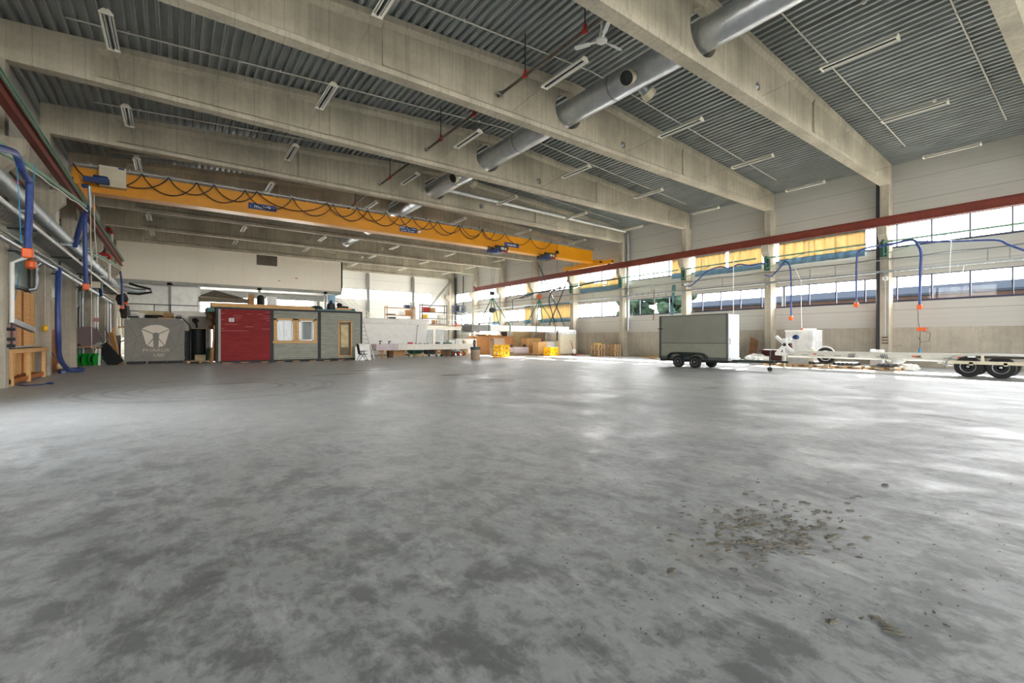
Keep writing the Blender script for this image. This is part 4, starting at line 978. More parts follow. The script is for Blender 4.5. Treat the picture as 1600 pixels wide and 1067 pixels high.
for (nm, mt, L, H, d), x, ps in zip(tools, spots, spos):
    b = MB(); y = 33.7; z = 1.08
    if nm == 'drill': b.cyl((x - .1, y, z + H), (x + .12, y, z + H), .04, 8); b.box(x - .06, x - .01, y - .03, y + .03, z + .05, z + H); b.box(x - .09, x + .03, y - .04, y + .04, z, z + .06)
    elif nm == 'glue_bottle': b.lathe([(.06, 0), (.06, .24), (.02, .28), (.02, .34)], (x, y, z), (0,0,1), 12)
    elif nm == 'clamp': b.bar((x - L/2, y, z + .02), (x + L/2, y, z + .02), .04, .03); b.box(x - L/2, x - L/2 + .04, y - .02, y + .12, z, z + H); b.box(x + L/2 - .1, x + L/2 - .06, y - .02, y + .12, z, z + H)
    else: b.box(x - L/2, x + L/2, y - .12, y + .12, z, z + H); b.tube([(x - .08, y, z + H), (x - .06, y, z + H + .04), (x + .06, y, z + H + .04), (x + .08, y, z + H)], .01, 5)
    single(nm, b, m[mt], '%s lying on the long white work bench %s' % (d, ps), 'tool', smooth=True)
# things stored below the bench
b = MB(); b.box(14.0, 15.0, 34.9, 35.6, .12, .78); b.box(14.02, 14.98, 34.88, 34.9, .4, .45); single('carton', b, m['cardboard'], 'big brown carton under the left part of the long bench', 'carton', smooth=False, bevel=.01)
b = MB(); b.box(13.7, 14.05, 35, 35.5, 0, .75); single('timber_post', b, m['rust'], 'red brown timber block beside the carton under the long bench', 'timber', smooth=False)
t = thing('dark_green_wagon', 'dark green tarpaulin-covered trolley under the middle of the long bench', 'trolley', (16.1, 35.4, 0))
b = MB(); b.blob((16.1, 35.4, .5), .75, .4, .3, 14, 8, .12); make('covered_load', b, m['dgreen'], t)
b = MB(); b.box(15.4, 16.9, 35.05, 35.75, .18, .24); make('platform', b, m['rawwood'], t, smooth=False)
for x in (15.6, 16.25, 16.75):
    b = MB(); b.cyl((x, 35.03, .1), (x, 35.1, .1), .1, 16); make('wheel', b, m['pine'], t)
t = thing('crate_trolley', 'dark trolley with a brown crate and red bits under the long bench', 'trolley', (17.7, 35.4, 0))
b = MB(); b.box(17.0, 17.8, 35.1, 35.7, .16, .6); make('dark_crate', b, m['dark'], t, smooth=False)
b = MB(); b.box(17.72, 18.45, 35.0, 35.6, .2, .62); c_ = make('brown_crate', b, m['ply'], t, smooth=False)
b = MB(); b.box(17.95, 18.2, 34.985, 35.0, .38, .48); make('paper_label', b, m['white'], c_, smooth=False)
b = MB(); b.box(17.8, 18.4, 35.1, 35.5, .62, .74); make('red_bits', b, m['redp'], t, smooth=False, bevel=.04)
for x in (17.2, 17.9, 18.3):
    b = MB(); b.cyl((x, 35.05, .08), (x, 35.12, .08), .08, 12); make('wheel', b, m['black'], t)
for i, x in enumerate((18.75, 19.15)):
    b = MB(); b.box(x - .17, x + .17, 35.2, 35.6, .0, .66); b.box(x - .18, x + .18, 35.18, 35.62, .3, .34); single('timber_crate', b, m['brown'], 'brown timber crate under the long bench, %s of the pair' % ('left' if i == 0 else 'right'), 'crate', 'brown crates under the bench', smooth=False)
t = thing('pipe_cart', 'low cart with red and white wheels under the right part of the long bench', 'cart', (19.9, 35.6, 0))
b = MB(); b.box(19.4, 20.8, 35.3, 35.9, .42, .47)
for x in (19.42, 19.85, 20.3, 20.76): b.box(x, x + .03, 35.3, 35.33, .47, .72)
b.box(19.4, 20.8, 35.3, 35.33, .7, .73); make('frame', b, m['steel'], t, smooth=False)
for x in (19.6, 20.1, 20.6):
    b = MB(); b.lathe([(.05, 0), (.2, 0), (.2, .07), (.05, .07)], (x, 35.2, .2), (0, 1, 0), 18); w_ = make('wheel', b, m['black'], t); c = MB(); c.cyl((x, 35.19, .2), (x, 35.2, .2), .11, 14); make('wheel_disc', c, m['redp'], w_)
# folding chair and white panel leaning at the end of the door module
t = thing('folding_chair', 'dark folding garden chair standing in front of the door module corner', 'chair', (10.0, 30.0, 0))
cx, cy = 9.85, 29.9
def q(a, c, dy=0): return Vector((cx + a, cy + dy, c))
b = MB(); b.add([q(-.18,.48,-.22), q(-.18,.48,.22), q(-.3,1.12,.22), q(-.3,1.12,-.22), q(-.15,.48,-.22), q(-.15,.48,.22), q(-.27,1.12,.22), q(-.27,1.12,-.22)], [(0,1,2,3), (7,6,5,4), (0,3,7,4), (1,5,6,2), (2,6,7,3), (0,4,5,1)]); make('backrest', b, m['chairdark'], t, smooth=False)
b = MB(); b.add([q(-.15,.43,-.22), q(.3,.46,-.22), q(.3,.46,.22), q(-.15,.43,.22), q(-.15,.46,-.22), q(.3,.49,-.22), q(.3,.49,.22), q(-.15,.46,.22)], [(3,2,1,0), (4,5,6,7), (0,1,5,4), (1,2,6,5), (2,3,7,6), (3,0,4,7)]); make('seat', b, m['chairdark'], t, smooth=False)
for dy in (-.25, .25):
    b = MB(); b.bar(q(-.3, 0, dy), q(.12, .66, dy), .03, .03); make('leg', b, m['dark'], t, smooth=False)
    b = MB(); b.bar(q(.36, 0, dy), q(-.02, .66, dy), .03, .03); make('leg', b, m['dark'], t, smooth=False)
    b = MB(); b.bar(q(-.2, .66, dy), q(.26, .68, dy), .05, .03); make('armrest', b, m['chairdark'], t, smooth=False)
b = MB()
for a in (.3, .17): b.bar(q(a, .1 if a > .2 else .33, -.25), q(a, .1 if a > .2 else .33, .25), .025, .025)
make('stretcher', b, m['dark'], t, smooth=False)
b = MB(); b.add([(9.95, 31.6, 0), (11.05, 31.6, 0), (11.05, 31.66, .95), (11.05, 31.9, 1.1), (10.3, 31.9, 1.15), (9.95, 31.66, .9)], [(0,1,2,3,4,5)]); single('white_sheet_panel', b, m['white'], 'white panel sheet leaning behind the folding chair', 'panel', smooth=False, thick=.03)
t = thing('white_ladder', 'tall white ladder leaning beside the right end of the door module', 'ladder', (11.2, 33, 0))
La, Lb = Vector((11.45, 32.6, 0)), Vector((10.75, 33.6, 3.5))
for dx in (-.2, .2):
    b = MB(); b.bar(La + Vector((dx, 0, 0)), Lb + Vector((dx, 0, 0)), .05, .08); make('stile', b, m['white'], t, smooth=False)
for i in range(1, 12):
    p = La.lerp(Lb, i / 12); b = MB(); b.cyl(p - Vector((.2, 0, 0)), p + Vector((.2, 0, 0)), .018, 8); make('rung', b, m['steel'], t)
# white container with lid
t = thing('white_container', 'big white box container standing behind the long work bench', 'container', (15.6, 40, 0))
b = MB(); b.add([(12.3, 38.6, .1), (18.4, 38.6, .1), (18.4, 41.5, .1), (12.3, 41.5, .1), (11.7, 38.4, 3.1), (18.75, 38.4, 3.1), (18.75, 41.6, 3.1), (11.7, 41.6, 3.1)], [(3,2,1,0), (4,5,6,7), (0,1,5,4), (1,2,6,5), (2,3,7,6), (3,0,4,7)]); make('tub', b, m['white'], t, smooth=False, bevel=.06)
b = MB(); b.box(11.5, 18.85, 38.25, 41.7, 2.78, 3.25); make('rim', b, m['white'], t, smooth=False, bevel=.08)
b = MB(); b.tube([(17.5, 38.5, .2), (17.65, 38.33, 2.7)], .03, 6); b.blob((17.65, 38.25, 2.65), .07, .07, .07, 8, 6); make('outlet', b, m['greysteel'], t)
b = MB()
for x in (12.6, 14.6, 16.6): b.box(x, x + 1.2, 38.8, 41.4, 0, .1)
make('skid', b, m['dark'], t, smooth=False)
# goods standing on shelves behind the container
def shelf_unit(nm, lab, x0, x1, y, z0, levels, h, mat):
    t = thing(nm, lab, 'shelf', ((x0+x1)/2, y, z0))
    for x in (x0, x1):
        for yy in (y - .3, y + .3):
            b = MB(); b.box(x - .03, x + .03, yy - .03, yy + .03, z0, z0 + h); make('upright', b, m[mat], t, smooth=False)
    for z in levels:
        b = MB(); b.box(x0 - .03, x1 + .03, y - .33, y + .33, z, z + .05); make('shelf_board', b, m[mat], t, smooth=False)
    return t
b = MB(); b.box(14.5, 20.2, 43.4, 45.2, 3.0, 3.12)
for x in (14.7, 20.0):
    for y in (43.6, 45): b.box(x - .08, x + .08, y - .08, y + .08, 0, 3.0)
single('storage_platform', b, m['rawwood'], 'timber storage platform behind the white container', 'platform', smooth=False)
shelf_unit('timber_rack', 'orange brown timber rack above the white container', 17.0, 20.0, 44.3, 3.12, (3.3, 3.85, 4.6), 1.7, 'ply')
for (x, z, dx, dz, mt, nm, lab) in ((17.6, 3.35, .7, .35, 'dark', 'dark_case', 'dark case on the low left of the timber rack'), (18.6, 3.9, .5, .4, 'white', 'white_carton', 'white carton on the middle of the timber rack'), (19.4, 3.9, .6, .55, 'ply', 'timber_box', 'plywood box on the right of the timber rack'), (19.2, 4.65, .5, .3, 'navy', 'blue_case', 'blue case on top of the timber rack'), (19.8, 4.65, .35, .25, 'greysteel', 'grey_case', 'grey case on top right of the timber rack'), (17.5, 3.9, .8, .1, 'dark', 'dark_tray', 'dark tray on the middle left of the timber rack')):
    b = MB(); b.box(x - dx/2, x + dx/2, 44.1, 44.5, z, z + dz); b.box(x - dx/2 - .01, x + dx/2 + .01, 44.09, 44.51, z + dz * .8, z + dz); single(nm, b, m[mt], lab, 'box', smooth=False)
# steel platform with railing in the far right corner
t = thing('steel_platform', 'white steel platform with railing and posts near the far right corner', 'platform', (23.8, 45.6, 0))
b = MB(); b.box(20.4, 27.3, 44.6, 46.8, 2.55, 2.85); make('deck', b, m['offwhite'], t, smooth=False)
b = MB(); b.box(20.4, 27.3, 44.58, 44.62, 2.9, 3.02); make('toe_board', b, m['brownbin'], t, smooth=False)
for x in (20.5, 22.6, 27.1):
    b = MB(); b.box(x - .08, x + .08, 44.7, 44.9, 0, 2.55); make('post', b, m['offwhite'], t, smooth=False)
for z in (3.55, 4.15):
    b = MB(); b.tube([(22.6, 44.62, z), (27.25, 44.62, z)], .035, 6); make('rail', b, m['offwhite'], t)
for x in (22.65, 23.7, 24.9, 26.1, 27.2):
    b = MB(); b.cyl((x, 44.62, 2.85), (x, 44.62, 4.2), .03, 6); make('baluster', b, m['offwhite'], t)
t = shelf_unit('steel_rack', 'dark steel rack with boxes standing on the white platform', 21.6, 24.6, 46.0, 2.85, (3.1, 3.7, 4.4, 5.15), 2.45, 'dark')
for (x, z, dx, dz, mt, nm, lab) in ((22.1, 4.45, .7, .5, 'redp', 'red_box', 'red box on the upper shelf of the dark steel rack'), (22.9, 4.45, .6, .45, 'cardboard', 'cardboard_box', 'brown box on the upper shelf of the dark steel rack'), (22.0, 3.75, .5, .4, 'yellowp', 'yellow_box', 'yellow box on the middle left of the dark steel rack'), (23.2, 3.15, .5, .4, 'cardboard', 'cardboard_box', 'brown box on the lowest shelf of the dark steel rack'), (24.0, 3.15, .5, .45, 'white', 'white_carton', 'white carton on the lowest shelf of the dark steel rack'), (23.9, 3.75, .5, .4, 'offwhite', 'white_carton', 'pale carton on the middle shelf of the dark steel rack')):
    b = MB(); b.box(x - dx/2, x + dx/2, 45.75, 46.2, z, z + dz); b.box(x - dx/2 - .01, x + dx/2 + .01, 45.74, 46.21, z + dz * .85, z + dz); single(nm, b, m[mt], lab, 'box', smooth=False)
t = thing('small_trolley_frame', 'dark blue frame trolley on the right of the white platform', 'trolley', (26.2, 46, 2.85))
b = MB()
for x in (25.6, 26.9):
    for y in (45.6, 46.3): b.box(x - .03, x + .03, y - .03, y + .03, 2.85, 5.3)
for z in (4.6, 5.25): b.box(25.6, 26.9, 45.6, 46.3, z, z + .05)
make('frame', b, m['navy'], t, smooth=False)
b = MB(); b.box(25.7, 26.2, 45.7, 46.2, 4.65, 5.2); make('load', b, m['dark'], t, smooth=False)
b = MB(); b.tube([(26.0, 44.55, 3.0), (25.7, 44.5, 3.6), (25.9, 44.5, 4.3), (26.4, 44.5, 4.45), (26.9, 44.5, 4.2), (27.0, 44.5, 3.4), (26.7, 44.5, 3.0)], .06, 8); single('white_hose', b, m['white'], 'white hose looped over the railing of the white platform', 'hose')
b = MB(); b.tube([(25.15, 44.5, 2.9), (25.2, 44.45, 3.3), (25.05, 44.4, 3.4)], .05, 6); b.blob((25.1, 44.4, 3.05), .16, .14, .2, 10, 7); single('red_canister', b, m['orange'], 'small orange canister by the railing of the white platform', 'canister')
# below the platform
for (x0_, x1_, y, z1_, mt, nm, lab, cat) in ((22.9, 25.0, 47.2, 2.3, 'trunkgrey', 'grey_locker', 'wide grey locker under the white platform', 'locker'),):
    b = MB(); b.box(x0_, x1_, y, y + .5, 0, z1_)
    if nm != 'board':
        for k in (1, 2): b.box(x0_ + (x1_ - x0_) * k / 3 - .01, x0_ + (x1_ - x0_) * k / 3 + .01, y - .012, y, .1, z1_ - .1)
    single(nm, b, m[mt], lab, cat, smooth=False, bevel=.01)
b = MB(); b.box(26.4, 29.8, YB - .08, YB - .0, 0, 3.0)
for z in (.5, 1.0, 1.5, 2.0, 2.5): b.box(26.4, 29.8, YB - .09, YB - .08, z, z + .03)
structure('door_2', b, m['trunkgrey'], 'grey sectional door in the far right of the end wall', 'door', smooth=False)
# far corner column, its corbel and pipes
b = MB(); b.prism([(30.2, 0), (30.2, 6.6), (29.6, 7.1), (29.6, 7.45), (30.2, 7.45), (30.2, 9.6), (30.55, 9.6), (30.55, 0)], 'y', YB - .75, YB - .45)
structure('column', b, m['column'], 'concrete corner column with corbel in the far right corner', 'column', smooth=False)
for x, y, r, z0, lab in ((31.1, 55.3, .14, 0, 'dark downpipe in the far right corner'), (31.1, 53.2, .07, 2.6, 'thin dark pipe on the window wall near the far corner')):
    b = MB(); b.cyl((x, y, z0), (x, y, 9.9), r, 12); single('downpipe', b, m['dark'], lab, 'pipe')
t = thing('wall_fan', 'small round wall fan on a bracket near the far right corner', 'fan', (30.4, 52.5, 5.3))
b = MB(); b.cyl((31.1, 53.1, 5.35), (30.5, 52.3, 5.35), .04, 8); make('bracket', b, m['dark'], t)
b = MB()
for r_ in (.36, .24, .12): b.tube([(30.4, 52.2 + r_ * math.cos(q_), 5.35 + r_ * math.sin(q_)) for q_ in [i * math.pi / 10 for i in range(21)]], .02, 5, caps=False)
b.cyl((30.42, 52.2, 5.35), (30.36, 52.2, 5.35), .1, 12); make('cage', b, m['dark'], t)
# waste bin
t = thing('waste_bin', 'brown round waste bin with dark rim standing alone right of the long bench', 'bin', (17.4, 28.05, 0))
b = MB(); b.lathe([(.3, 0), (.32, .04), (.34, .7), (.34, .72), (.001, .72)], (17.4, 28.05, 0), (0,0,1), 28); make('body', b, m['brownbin'], t)
b = MB(); b.lathe([(.345, .7), (.365, .74), (.36, .86), (.33, .9), (.3, .86), (.29, .76)], (17.4, 28.05, 0), (0,0,1), 28); make('rim', b, m['strap'], t)
b = MB(); b.tube([(17.3, 27.98, .8), (17.22, 28.0, 1.1), (17.3, 28.05, 1.4), (17.42, 28.1, 1.35), (17.4, 28.1, .8)], .05, 8); make('waste', b, m['dark'], t)
b = MB(); b.blob((17.46, 27.71, .35), .03, .02, .03, 8, 6); make('badge', b, m['maroon'], t)
# yellow plastic barriers / crates
def yrack(lab, x, y, W, H, ang):
    t = thing('yellow_barrier', lab, 'barrier', (x, y, 0), 'yellow plastic barriers on the floor'); R_ = rz(ang); c = Vector((x, y, 0))
    def bx(b, px, py, pz, dx, dy, dz): b.obox(c + R_ @ Vector((px, py, pz)), dx, dy, dz, R_)
    for sy in (-.35, .35):
        b = MB()
        bx(b, 0, sy, H - .09, W, .06, .18); bx(b, 0, sy, .09, W, .06, .18); bx(b, 0, sy, H * .55, W, .06, .2)
        for sx in (-W/2 + .12, 0, W/2 - .12): bx(b, sx, sy, H/2, .24, .06, H)
        make('side_frame', b, m['yellowp'], t, smooth=False, bevel=.015)
    for sx in (-W/2 + .06, W/2 - .06):
        for zz in (H * .8, .15):
            b = MB(); bx(b, sx, 0, zz, .08, .64, .08); make('cross_bar', b, m['yellowp'], t, smooth=False)
yrack('yellow plastic barrier frame right of the brown waste bin', 21.4, 30.5, 1.2, 1.0, .25)
yrack('lower yellow plastic barrier frame near the white cabinet', 26.5, 30.2, 1.2, .75, .2)
# crates, sacks and machinery along the far windows
b = MB(); b.box(22.6, 27.0, 36.4, 37.8, .1, 1.75); b.box(22.8, 26.8, 36.5, 37.7, 0, .1)
for x in (22.6, 24.0, 25.5, 26.9): b.box(x, x + .1, 36.36, 36.4, .18, 1.75)
b.box(22.6, 27.0, 36.36, 36.4, 1.65, 1.75); single('wooden_crate', b, m['ply'], 'long orange brown wooden crate behind the yellow barrier', 'crate', smooth=False)
b = MB(); b.blob((24.2, 37, 1.85), 1.3, .5, .12, 14, 6, .2); b.blob((25.3, 37, 1.82), .7, .4, .1, 12, 6, .2); single('timber_offcuts', b, m['pine'], 'pale timber offcuts heaped on the long wooden crate', 'offcuts', kind='stuff')
b = MB(); b.box(19.6, 20.2, 36.0, 36.6, .0, 1.4); b.box(20.2, 22.4, 35.9, 37, .15, 1.25); b.box(20.2, 22.4, 35.9, 37, 1.25, 1.5); single('white_crate', b, m['white'], 'white wrapped machine crate right of the waste bin', 'crate', smooth=False, bevel=.04)
b = MB(); b.prism([(21.0, .0), (21.35, .0), (21.3, .9), (21.1, 1.35), (20.95, 1.35)], 'y', 35.7, 35.88); single('tan_bag', b, m['sand'], 'tan curved panel leaning against the white machine crate', 'panel')
b = MB(); b.box(22.4, 23.5, 33.0, 33.6, 0, 1.55); single('grey_board', b, m['brownbin'], 'pale brown board standing behind the yellow barrier', 'board', smooth=False)
t = thing('wrapped_pallet_load', 'pale pink wrapped load on a pallet in front of the long crate', 'load', (25.1, 33.0, 0))
o_ = make('pallet', pallet_mesh(25.1, 33.0, 0, 2.0, 1.0), m['palletwood'], t, smooth=False)
b = MB(); b.box(24.2, 26.0, 32.6, 33.4, .145, .75); make('wrapped_goods', b, m['lilac'], t, bevel=.15)
for x in (24.3, 25.7):
    b = MB(); b.blob((x, 33.0, .85), .18, .15, .14, 10, 6, .2); make('dark_bundle', b, m['dark'], t)
for i, x in enumerate((26.75, 27.65)):
    b = MB(); b.box(x - .42, x + .42, 33.4, 34.2, .14, 1.55)
    for xx in (x - .4, x - .02, x + .34): b.box(xx, xx + .07, 33.36, 33.4, .14, 1.55)
    b.box(x - .42, x + .42, 33.0, 34.2, .0, .05)
    single('packing_case', b, m['pine2'], 'tall pine packing case behind the floor, %s of two' % ('left' if i == 0 else 'right'), 'packing case', 'pine packing cases', smooth=False)
b = MB()
for i in range(3): b.blob((28.6 + .1 * i, 33.3 + .06 * i, .3 + .38 * i), .38 - .08 * i, .35, .3, 12, 7, .15)
b.bar((28.45, 33.0, 1.3), (28.9, 33.1, .3), .16, .14); single('covered_machine', b, m['sand'], 'tan covered machine right of the pine packing cases', 'machine')
t = thing('glued_boards_pallet', 'tan box load with clear wrap on a pallet beside the white cabinet', 'load', (26.9, 31.9, 0))
make('pallet', pallet_mesh(26.4, 31.6, 0, 1.2, .9), m['palletwood'], t, smooth=False)
b = MB(); b.box(25.9, 26.9, 31.2, 32.0, .145, 1.2); make('carton', b, m['pine'], t, smooth=False, bevel=.02)
b = MB(); b.box(26.95, 28.0, 31.3, 32.2, .0, 1.25); make('wrapped_block', b, m['wrap'], t, bevel=.08)
t = thing('white_cabinet', 'tall cream ribbed cabinet wrapped at the top under the suspended panel end', 'cabinet', (28.9, 31.2, 0))
b = MB(); b.box(28.0, 30.0, 30.7, 31.9, .14, 2.2); bd = make('body', b, m['cream'], t, smooth=False)
b = MB()
for i in range(14): b.box(28.05 + i * .14, 28.07 + i * .14, 30.68, 30.7, .2, 1.9)
make('rib', b, m['offwhite'], bd, smooth=False)
b = MB(); b.box(27.95, 30.05, 30.65, 31.95, 1.85, 2.3); make('wrap', b, m['wrap'], t, bevel=.1)
make('pallet', pallet_mesh(29.0, 31.3, 0, 2.2, 1.2), m['palletwood'], t, smooth=False)
t = thing('statue_like_wrapped_tool', 'clear wrapped tall machine left of the cream cabinet', 'machine', (27.8, 32.9, 0))
b = MB(); b.lathe([(.5, 0), (.5, .9), (.35, 1.3), (.4, 1.7), (.28, 2.1), (.05, 2.3)], (29.6, 34.0, 0), (0,0,1), 14); b.jitter(.03); make('wrap', b, m['wrap'], t)
b = MB(); b.box(29.0, 29.9, 33.7, 34.2, 1.2, 1.45); make('arm', b, m['cream'], t, smooth=False, bevel=.04)
# far storage wall seen under the suspended panel
t = shelf_unit('tool_cupboard', 'open tool cupboard against the far window wall', 25.4, 29.4, 43.5, 0, (.4, 1.3, 2.2), 2.7, 'greysteel')
for i, (x, mt) in enumerate(((25.7, 'dark'), (26.1, 'navy'), (26.5, 'dark'), (27.3, 'trunkgrey'))):
    b = MB(); b.box(x - .15, x + .15, 43.3, 43.7, 2.25, 2.62); b.box(x - .12, x + .12, 43.29, 43.3, 2.4, 2.5); single('tool_case', b, m[mt], 'small %s case on the tool cupboard top shelf, %s from left' % ('grey' if mt == 'trunkgrey' else 'blue' if mt == 'navy' else 'black', ORD[i]), 'case', smooth=False)
b = MB(); b.box(27.2, 28.2, 39.0, 39.4, 0, 2.55); b.box(27.3, 28.1, 38.98, 39.0, 1.7, 2.45); single('control_panel', b, m['white'], 'white control cabinet standing behind the crate', 'cabinet', smooth=False)
b = MB(); b.box(27.32, 28.08, 38.95, 38.98, 1.72, 2.43); single('dark_board', b, m['chairdark'], 'dark square screen on the white control cabinet', 'screen', smooth=False)
b = MB(); b.box(28.4, 31.0, 38.4, 38.45, 0, 2.4); single('plywood_sheet', b, m['sand'], 'pale plywood sheet standing against a far column', 'sheet', smooth=False)
# pallet stacks by the window wall
pp = None
for sx, sy, n, ang in ((29.2, 27.2, 7, 1.45), (29.95, 26.1, 7, 1.5)):
    for i in range(n):
        lab = 'euro pallet number %s from the floor in the %s pallet stack by the windows' % (ORD[i], 'left' if sy > 27 else 'right')
        if pp is None:
            pp = single('pallet', pallet_mesh(0, 0, 0, .96, .72), m['palletwood'], lab, 'pallet', 'pallets stacked by the window wall', smooth=False, org=(0, 0, 0)); o = pp
        else:
            o = pp.copy(); C.objects.link(o); o['label'] = lab
        o.location = (sx + random.uniform(-.03, .03), sy + random.uniform(-.03, .03), .1445 * i); o.rotation_euler = (0, 0, ang + random.uniform(-.03, .03)); ORG[o.name] = o.location
b = MB(); b.box(28.95, 29.4, 27.0, 27.4, 1.02, 1.1); single('yellow_tray', b, m['yellowp'], 'yellow tray on top of the left pallet stack', 'tray', smooth=False)
t = thing('pallet_truck', 'red and white pallet truck left of the pallet stacks', 'pallet truck', (28.7, 29.1, 0))
b = MB(); b.bar((28.4, 28.4, .12), (28.5, 29.5, .12), .16, .05); b.bar((28.75, 28.4, .12), (28.85, 29.5, .12), .16, .05); make('fork', b, m['redp'], t, smooth=False)
b = MB(); b.bar((28.7, 29.6, .15), (28.75, 30.0, 1.15), .05, .05); b.tube([(28.6, 30.0, 1.15), (28.6, 30.05, 1.3), (28.9, 30.05, 1.3), (28.9, 30.0, 1.15)], .02, 6); make('handle', b, m['redp'], t)
b = MB(); b.blob((28.7, 29.6, .35), .2, .2, .25, 10, 7); make('pump', b, m['white'], t)
for x in (28.55, 28.85):
    b = MB(); b.cyl((x - .03, 29.6, .09), (x + .03, 29.6, .09), .09, 14); make('wheel', b, m['black'], t)
for i, (u0, v0, u1, v1) in enumerate(((1000, 556.3, 1024, 559.5), (1004, 555.6, 1028, 558.2))):
    b = MB(); b.bar(PZ(u0, v0, .05), PZ(u1, v1, .05), .2, .08); single('loose_timber', b, m['pine2'], 'loose timber board on the floor left of the box trailer, %s one' % ('front' if i == 0 else 'rear'), 'board', 'loose boards left of the box trailer', smooth=False)

# ================================================================ BOX TRAILER
TX0, TX1, TY0, TY1 = 21.2, 22.2, 11.45, 15.24
t = thing('box_trailer', 'closed grey box trailer with white front on tandem wheels', 'trailer', (21.7, 13.3, 0))
b = MB(); b.box(TX0, TX1, TY0 + .02, TY1, 1.27, 2.66); bd = make('upper_box', b, m['trailer'], t, smooth=False)
b = MB(); b.box(TX0, TX1, TY0 + .02, TY1, .55, 1.25); make('lower_box', b, m['trailerlow'], t, smooth=False)
b = MB()
b.box(TX0 - .02, TX1 + .02, TY1 - .1, TY1 + .02, .42, 2.69); b.box(TX0 - .02, TX0 + .04, TY0 - .01, TY0 + .05, .5, 2.69); b.box(TX0 - .02, TX1 + .02, TY0, TY1 + .02, 2.64, 2.69); b.box(TX0 - .012, TX1 + .012, TY0, TY1, 1.235, 1.265); b.box(TX0 - .02, TX0 + .04, TY0, TY1, .42, .56); b.box(TX1 - .04, TX1 + .02, TY0, TY1, .42, .56)
make('edge_trim', b, m['trimgrey'], t, smooth=False)
b = MB(); b.box(TX0 + .02, TX1, TY0 - .05, TY0 + .02, .52, 2.66); f_ = make('front_door', b, m['doorwhite'], t, smooth=False, bevel=.02)
b = MB(); b.box(TX0 + .04, TX1 - .05, TY0 - .14, TY0 + .02, .42, .55); make('front_step', b, m['doorwhite'], t, smooth=False, bevel=.02)
for x in (TX0 + .05, TX1 - .06):
    b = MB(); b.tube([(x, TY0 - .05, 1.22), (x, TY0 - .1, 1.25), (x, TY0 - .1, 1.45), (x, TY0 - .05, 1.48)], .015, 6); make('handle', b, m['greysteel'], f_)
b = MB(); b.box(TX0 - .08, TX0 - .02, TY1 - .12, TY1 + .0, 1.98, 2.04); b.cyl((TX0 - .05, TY1 + .1, 2.01), (TX0 - .05, TY1 - .22, 2.01), .02, 8); make('door_lock', b, m['dark'], t)
b = MB()
b.bar((TX0 + .1, TY0 + .3, .42), (21.62, 9.5, .42), .09, .12); b.bar((TX1 - .1, TY0 + .3, .42), (21.78, 9.5, .42), .09, .12); b.bar((21.7, 9.8, .42), (21.7, 9.0, .44), .09, .09)
b.box(TX0 + .05, TX0 + .13, TY0, TY1, .3, .42); b.box(TX1 - .13, TX1 - .05, TY0, TY1, .3, .42); b.box(TX0 - .1, TX1 + .1, 12.95, 13.05, .25, .33); b.box(TX0 - .1, TX1 + .1, 13.95, 14.05, .25, .33)
make('chassis', b, m['mudguard'], t, smooth=False)
b = MB(); b.cyl((21.7, 9.75, .2), (21.7, 9.75, .95), .035, 10); b.cyl((21.66, 9.75, .1), (21.74, 9.75, .1), .1, 16); make('jockey_wheel', b, m['dark'], t)
def mudguard(x0_, x1_):
    prof = [(12.42, .46), (12.45, .62), (12.6, .74), (12.85, .78), (14.1, .79), (14.4, .75), (14.58, .62), (14.62, .44), (14.55, .44), (14.5, .6), (14.35, .69), (14.15, .72), (13.95, .71), (13.68, .58), (13.5, .54), (13.35, .58), (13.1, .71), (12.85, .71), (12.65, .67), (12.52, .58), (12.48, .46)]
    b = MB(); b.prism(prof, 'x', x0_, x1_); make('mudguard', b, m['mudguard'], t, bevel=.01)
mudguard(TX0 - .28, TX0 - .02); mudguard(TX1 + .02, TX1 + .28)
for y in (13.04, 13.98):
    wheel_parts(t, (TX0 - .25, y, .31), (-1, 0, 0), .31, .2, .18); wheel_parts(t, (TX1 + .25, y - .1, .31), (1, 0, 0), .31, .2, .18)

# ================================================================ LONG GALVANISED TRAILER (right edge)
t = thing('long_trailer', 'long galvanised tube trailer with big tandem wheels at the right edge', 'trailer', (24.9, 6, 0))
TXc = 25.15; zc = .71
b = MB(); b.cyl((TXc, 10.4, zc), (TXc, 1.2, zc), .17, 20); make('drawbar_tube', b, m['offwhite'], t)
b = MB(); b.box(TXc - .14, TXc + .14, 9.0, 11.0, .62, .78); make('front_beam', b, m['white'], t, smooth=False, bevel=.02)
b = MB()
for y in (10.2, 9.6, 8.9, 8.2, 7.6, 6.6, 5.3, 4.4): b.box(TXc - .178, TXc - .165, y - .14, y + .14, zc - .05, zc - .02)
make('slot', b, m['greysteel'], t, smooth=False)
b = MB()
for y0_ in (7.55, 6.35):
    for k in range(4): b.bar((TXc - .173, y0_ + .07 * k + (.03 if y0_ > 7 else -.03), zc - .1), (TXc - .173, y0_ + .07 * k + (-.03 if y0_ > 7 else .03), zc + .08), .04, .02, (0,1,0))
make('stripe_mark', b, m['strap'], t, smooth=False)
for k, y in enumerate((9.15, 5.45, 5.3, 4.05)):
    b = MB(); b.box(TXc - .19, TXc - .165, y - .07, y + .07, zc - .01, zc + .05); make('reflector', b, m['amber' if k != 2 else 'brown'], t, smooth=False)
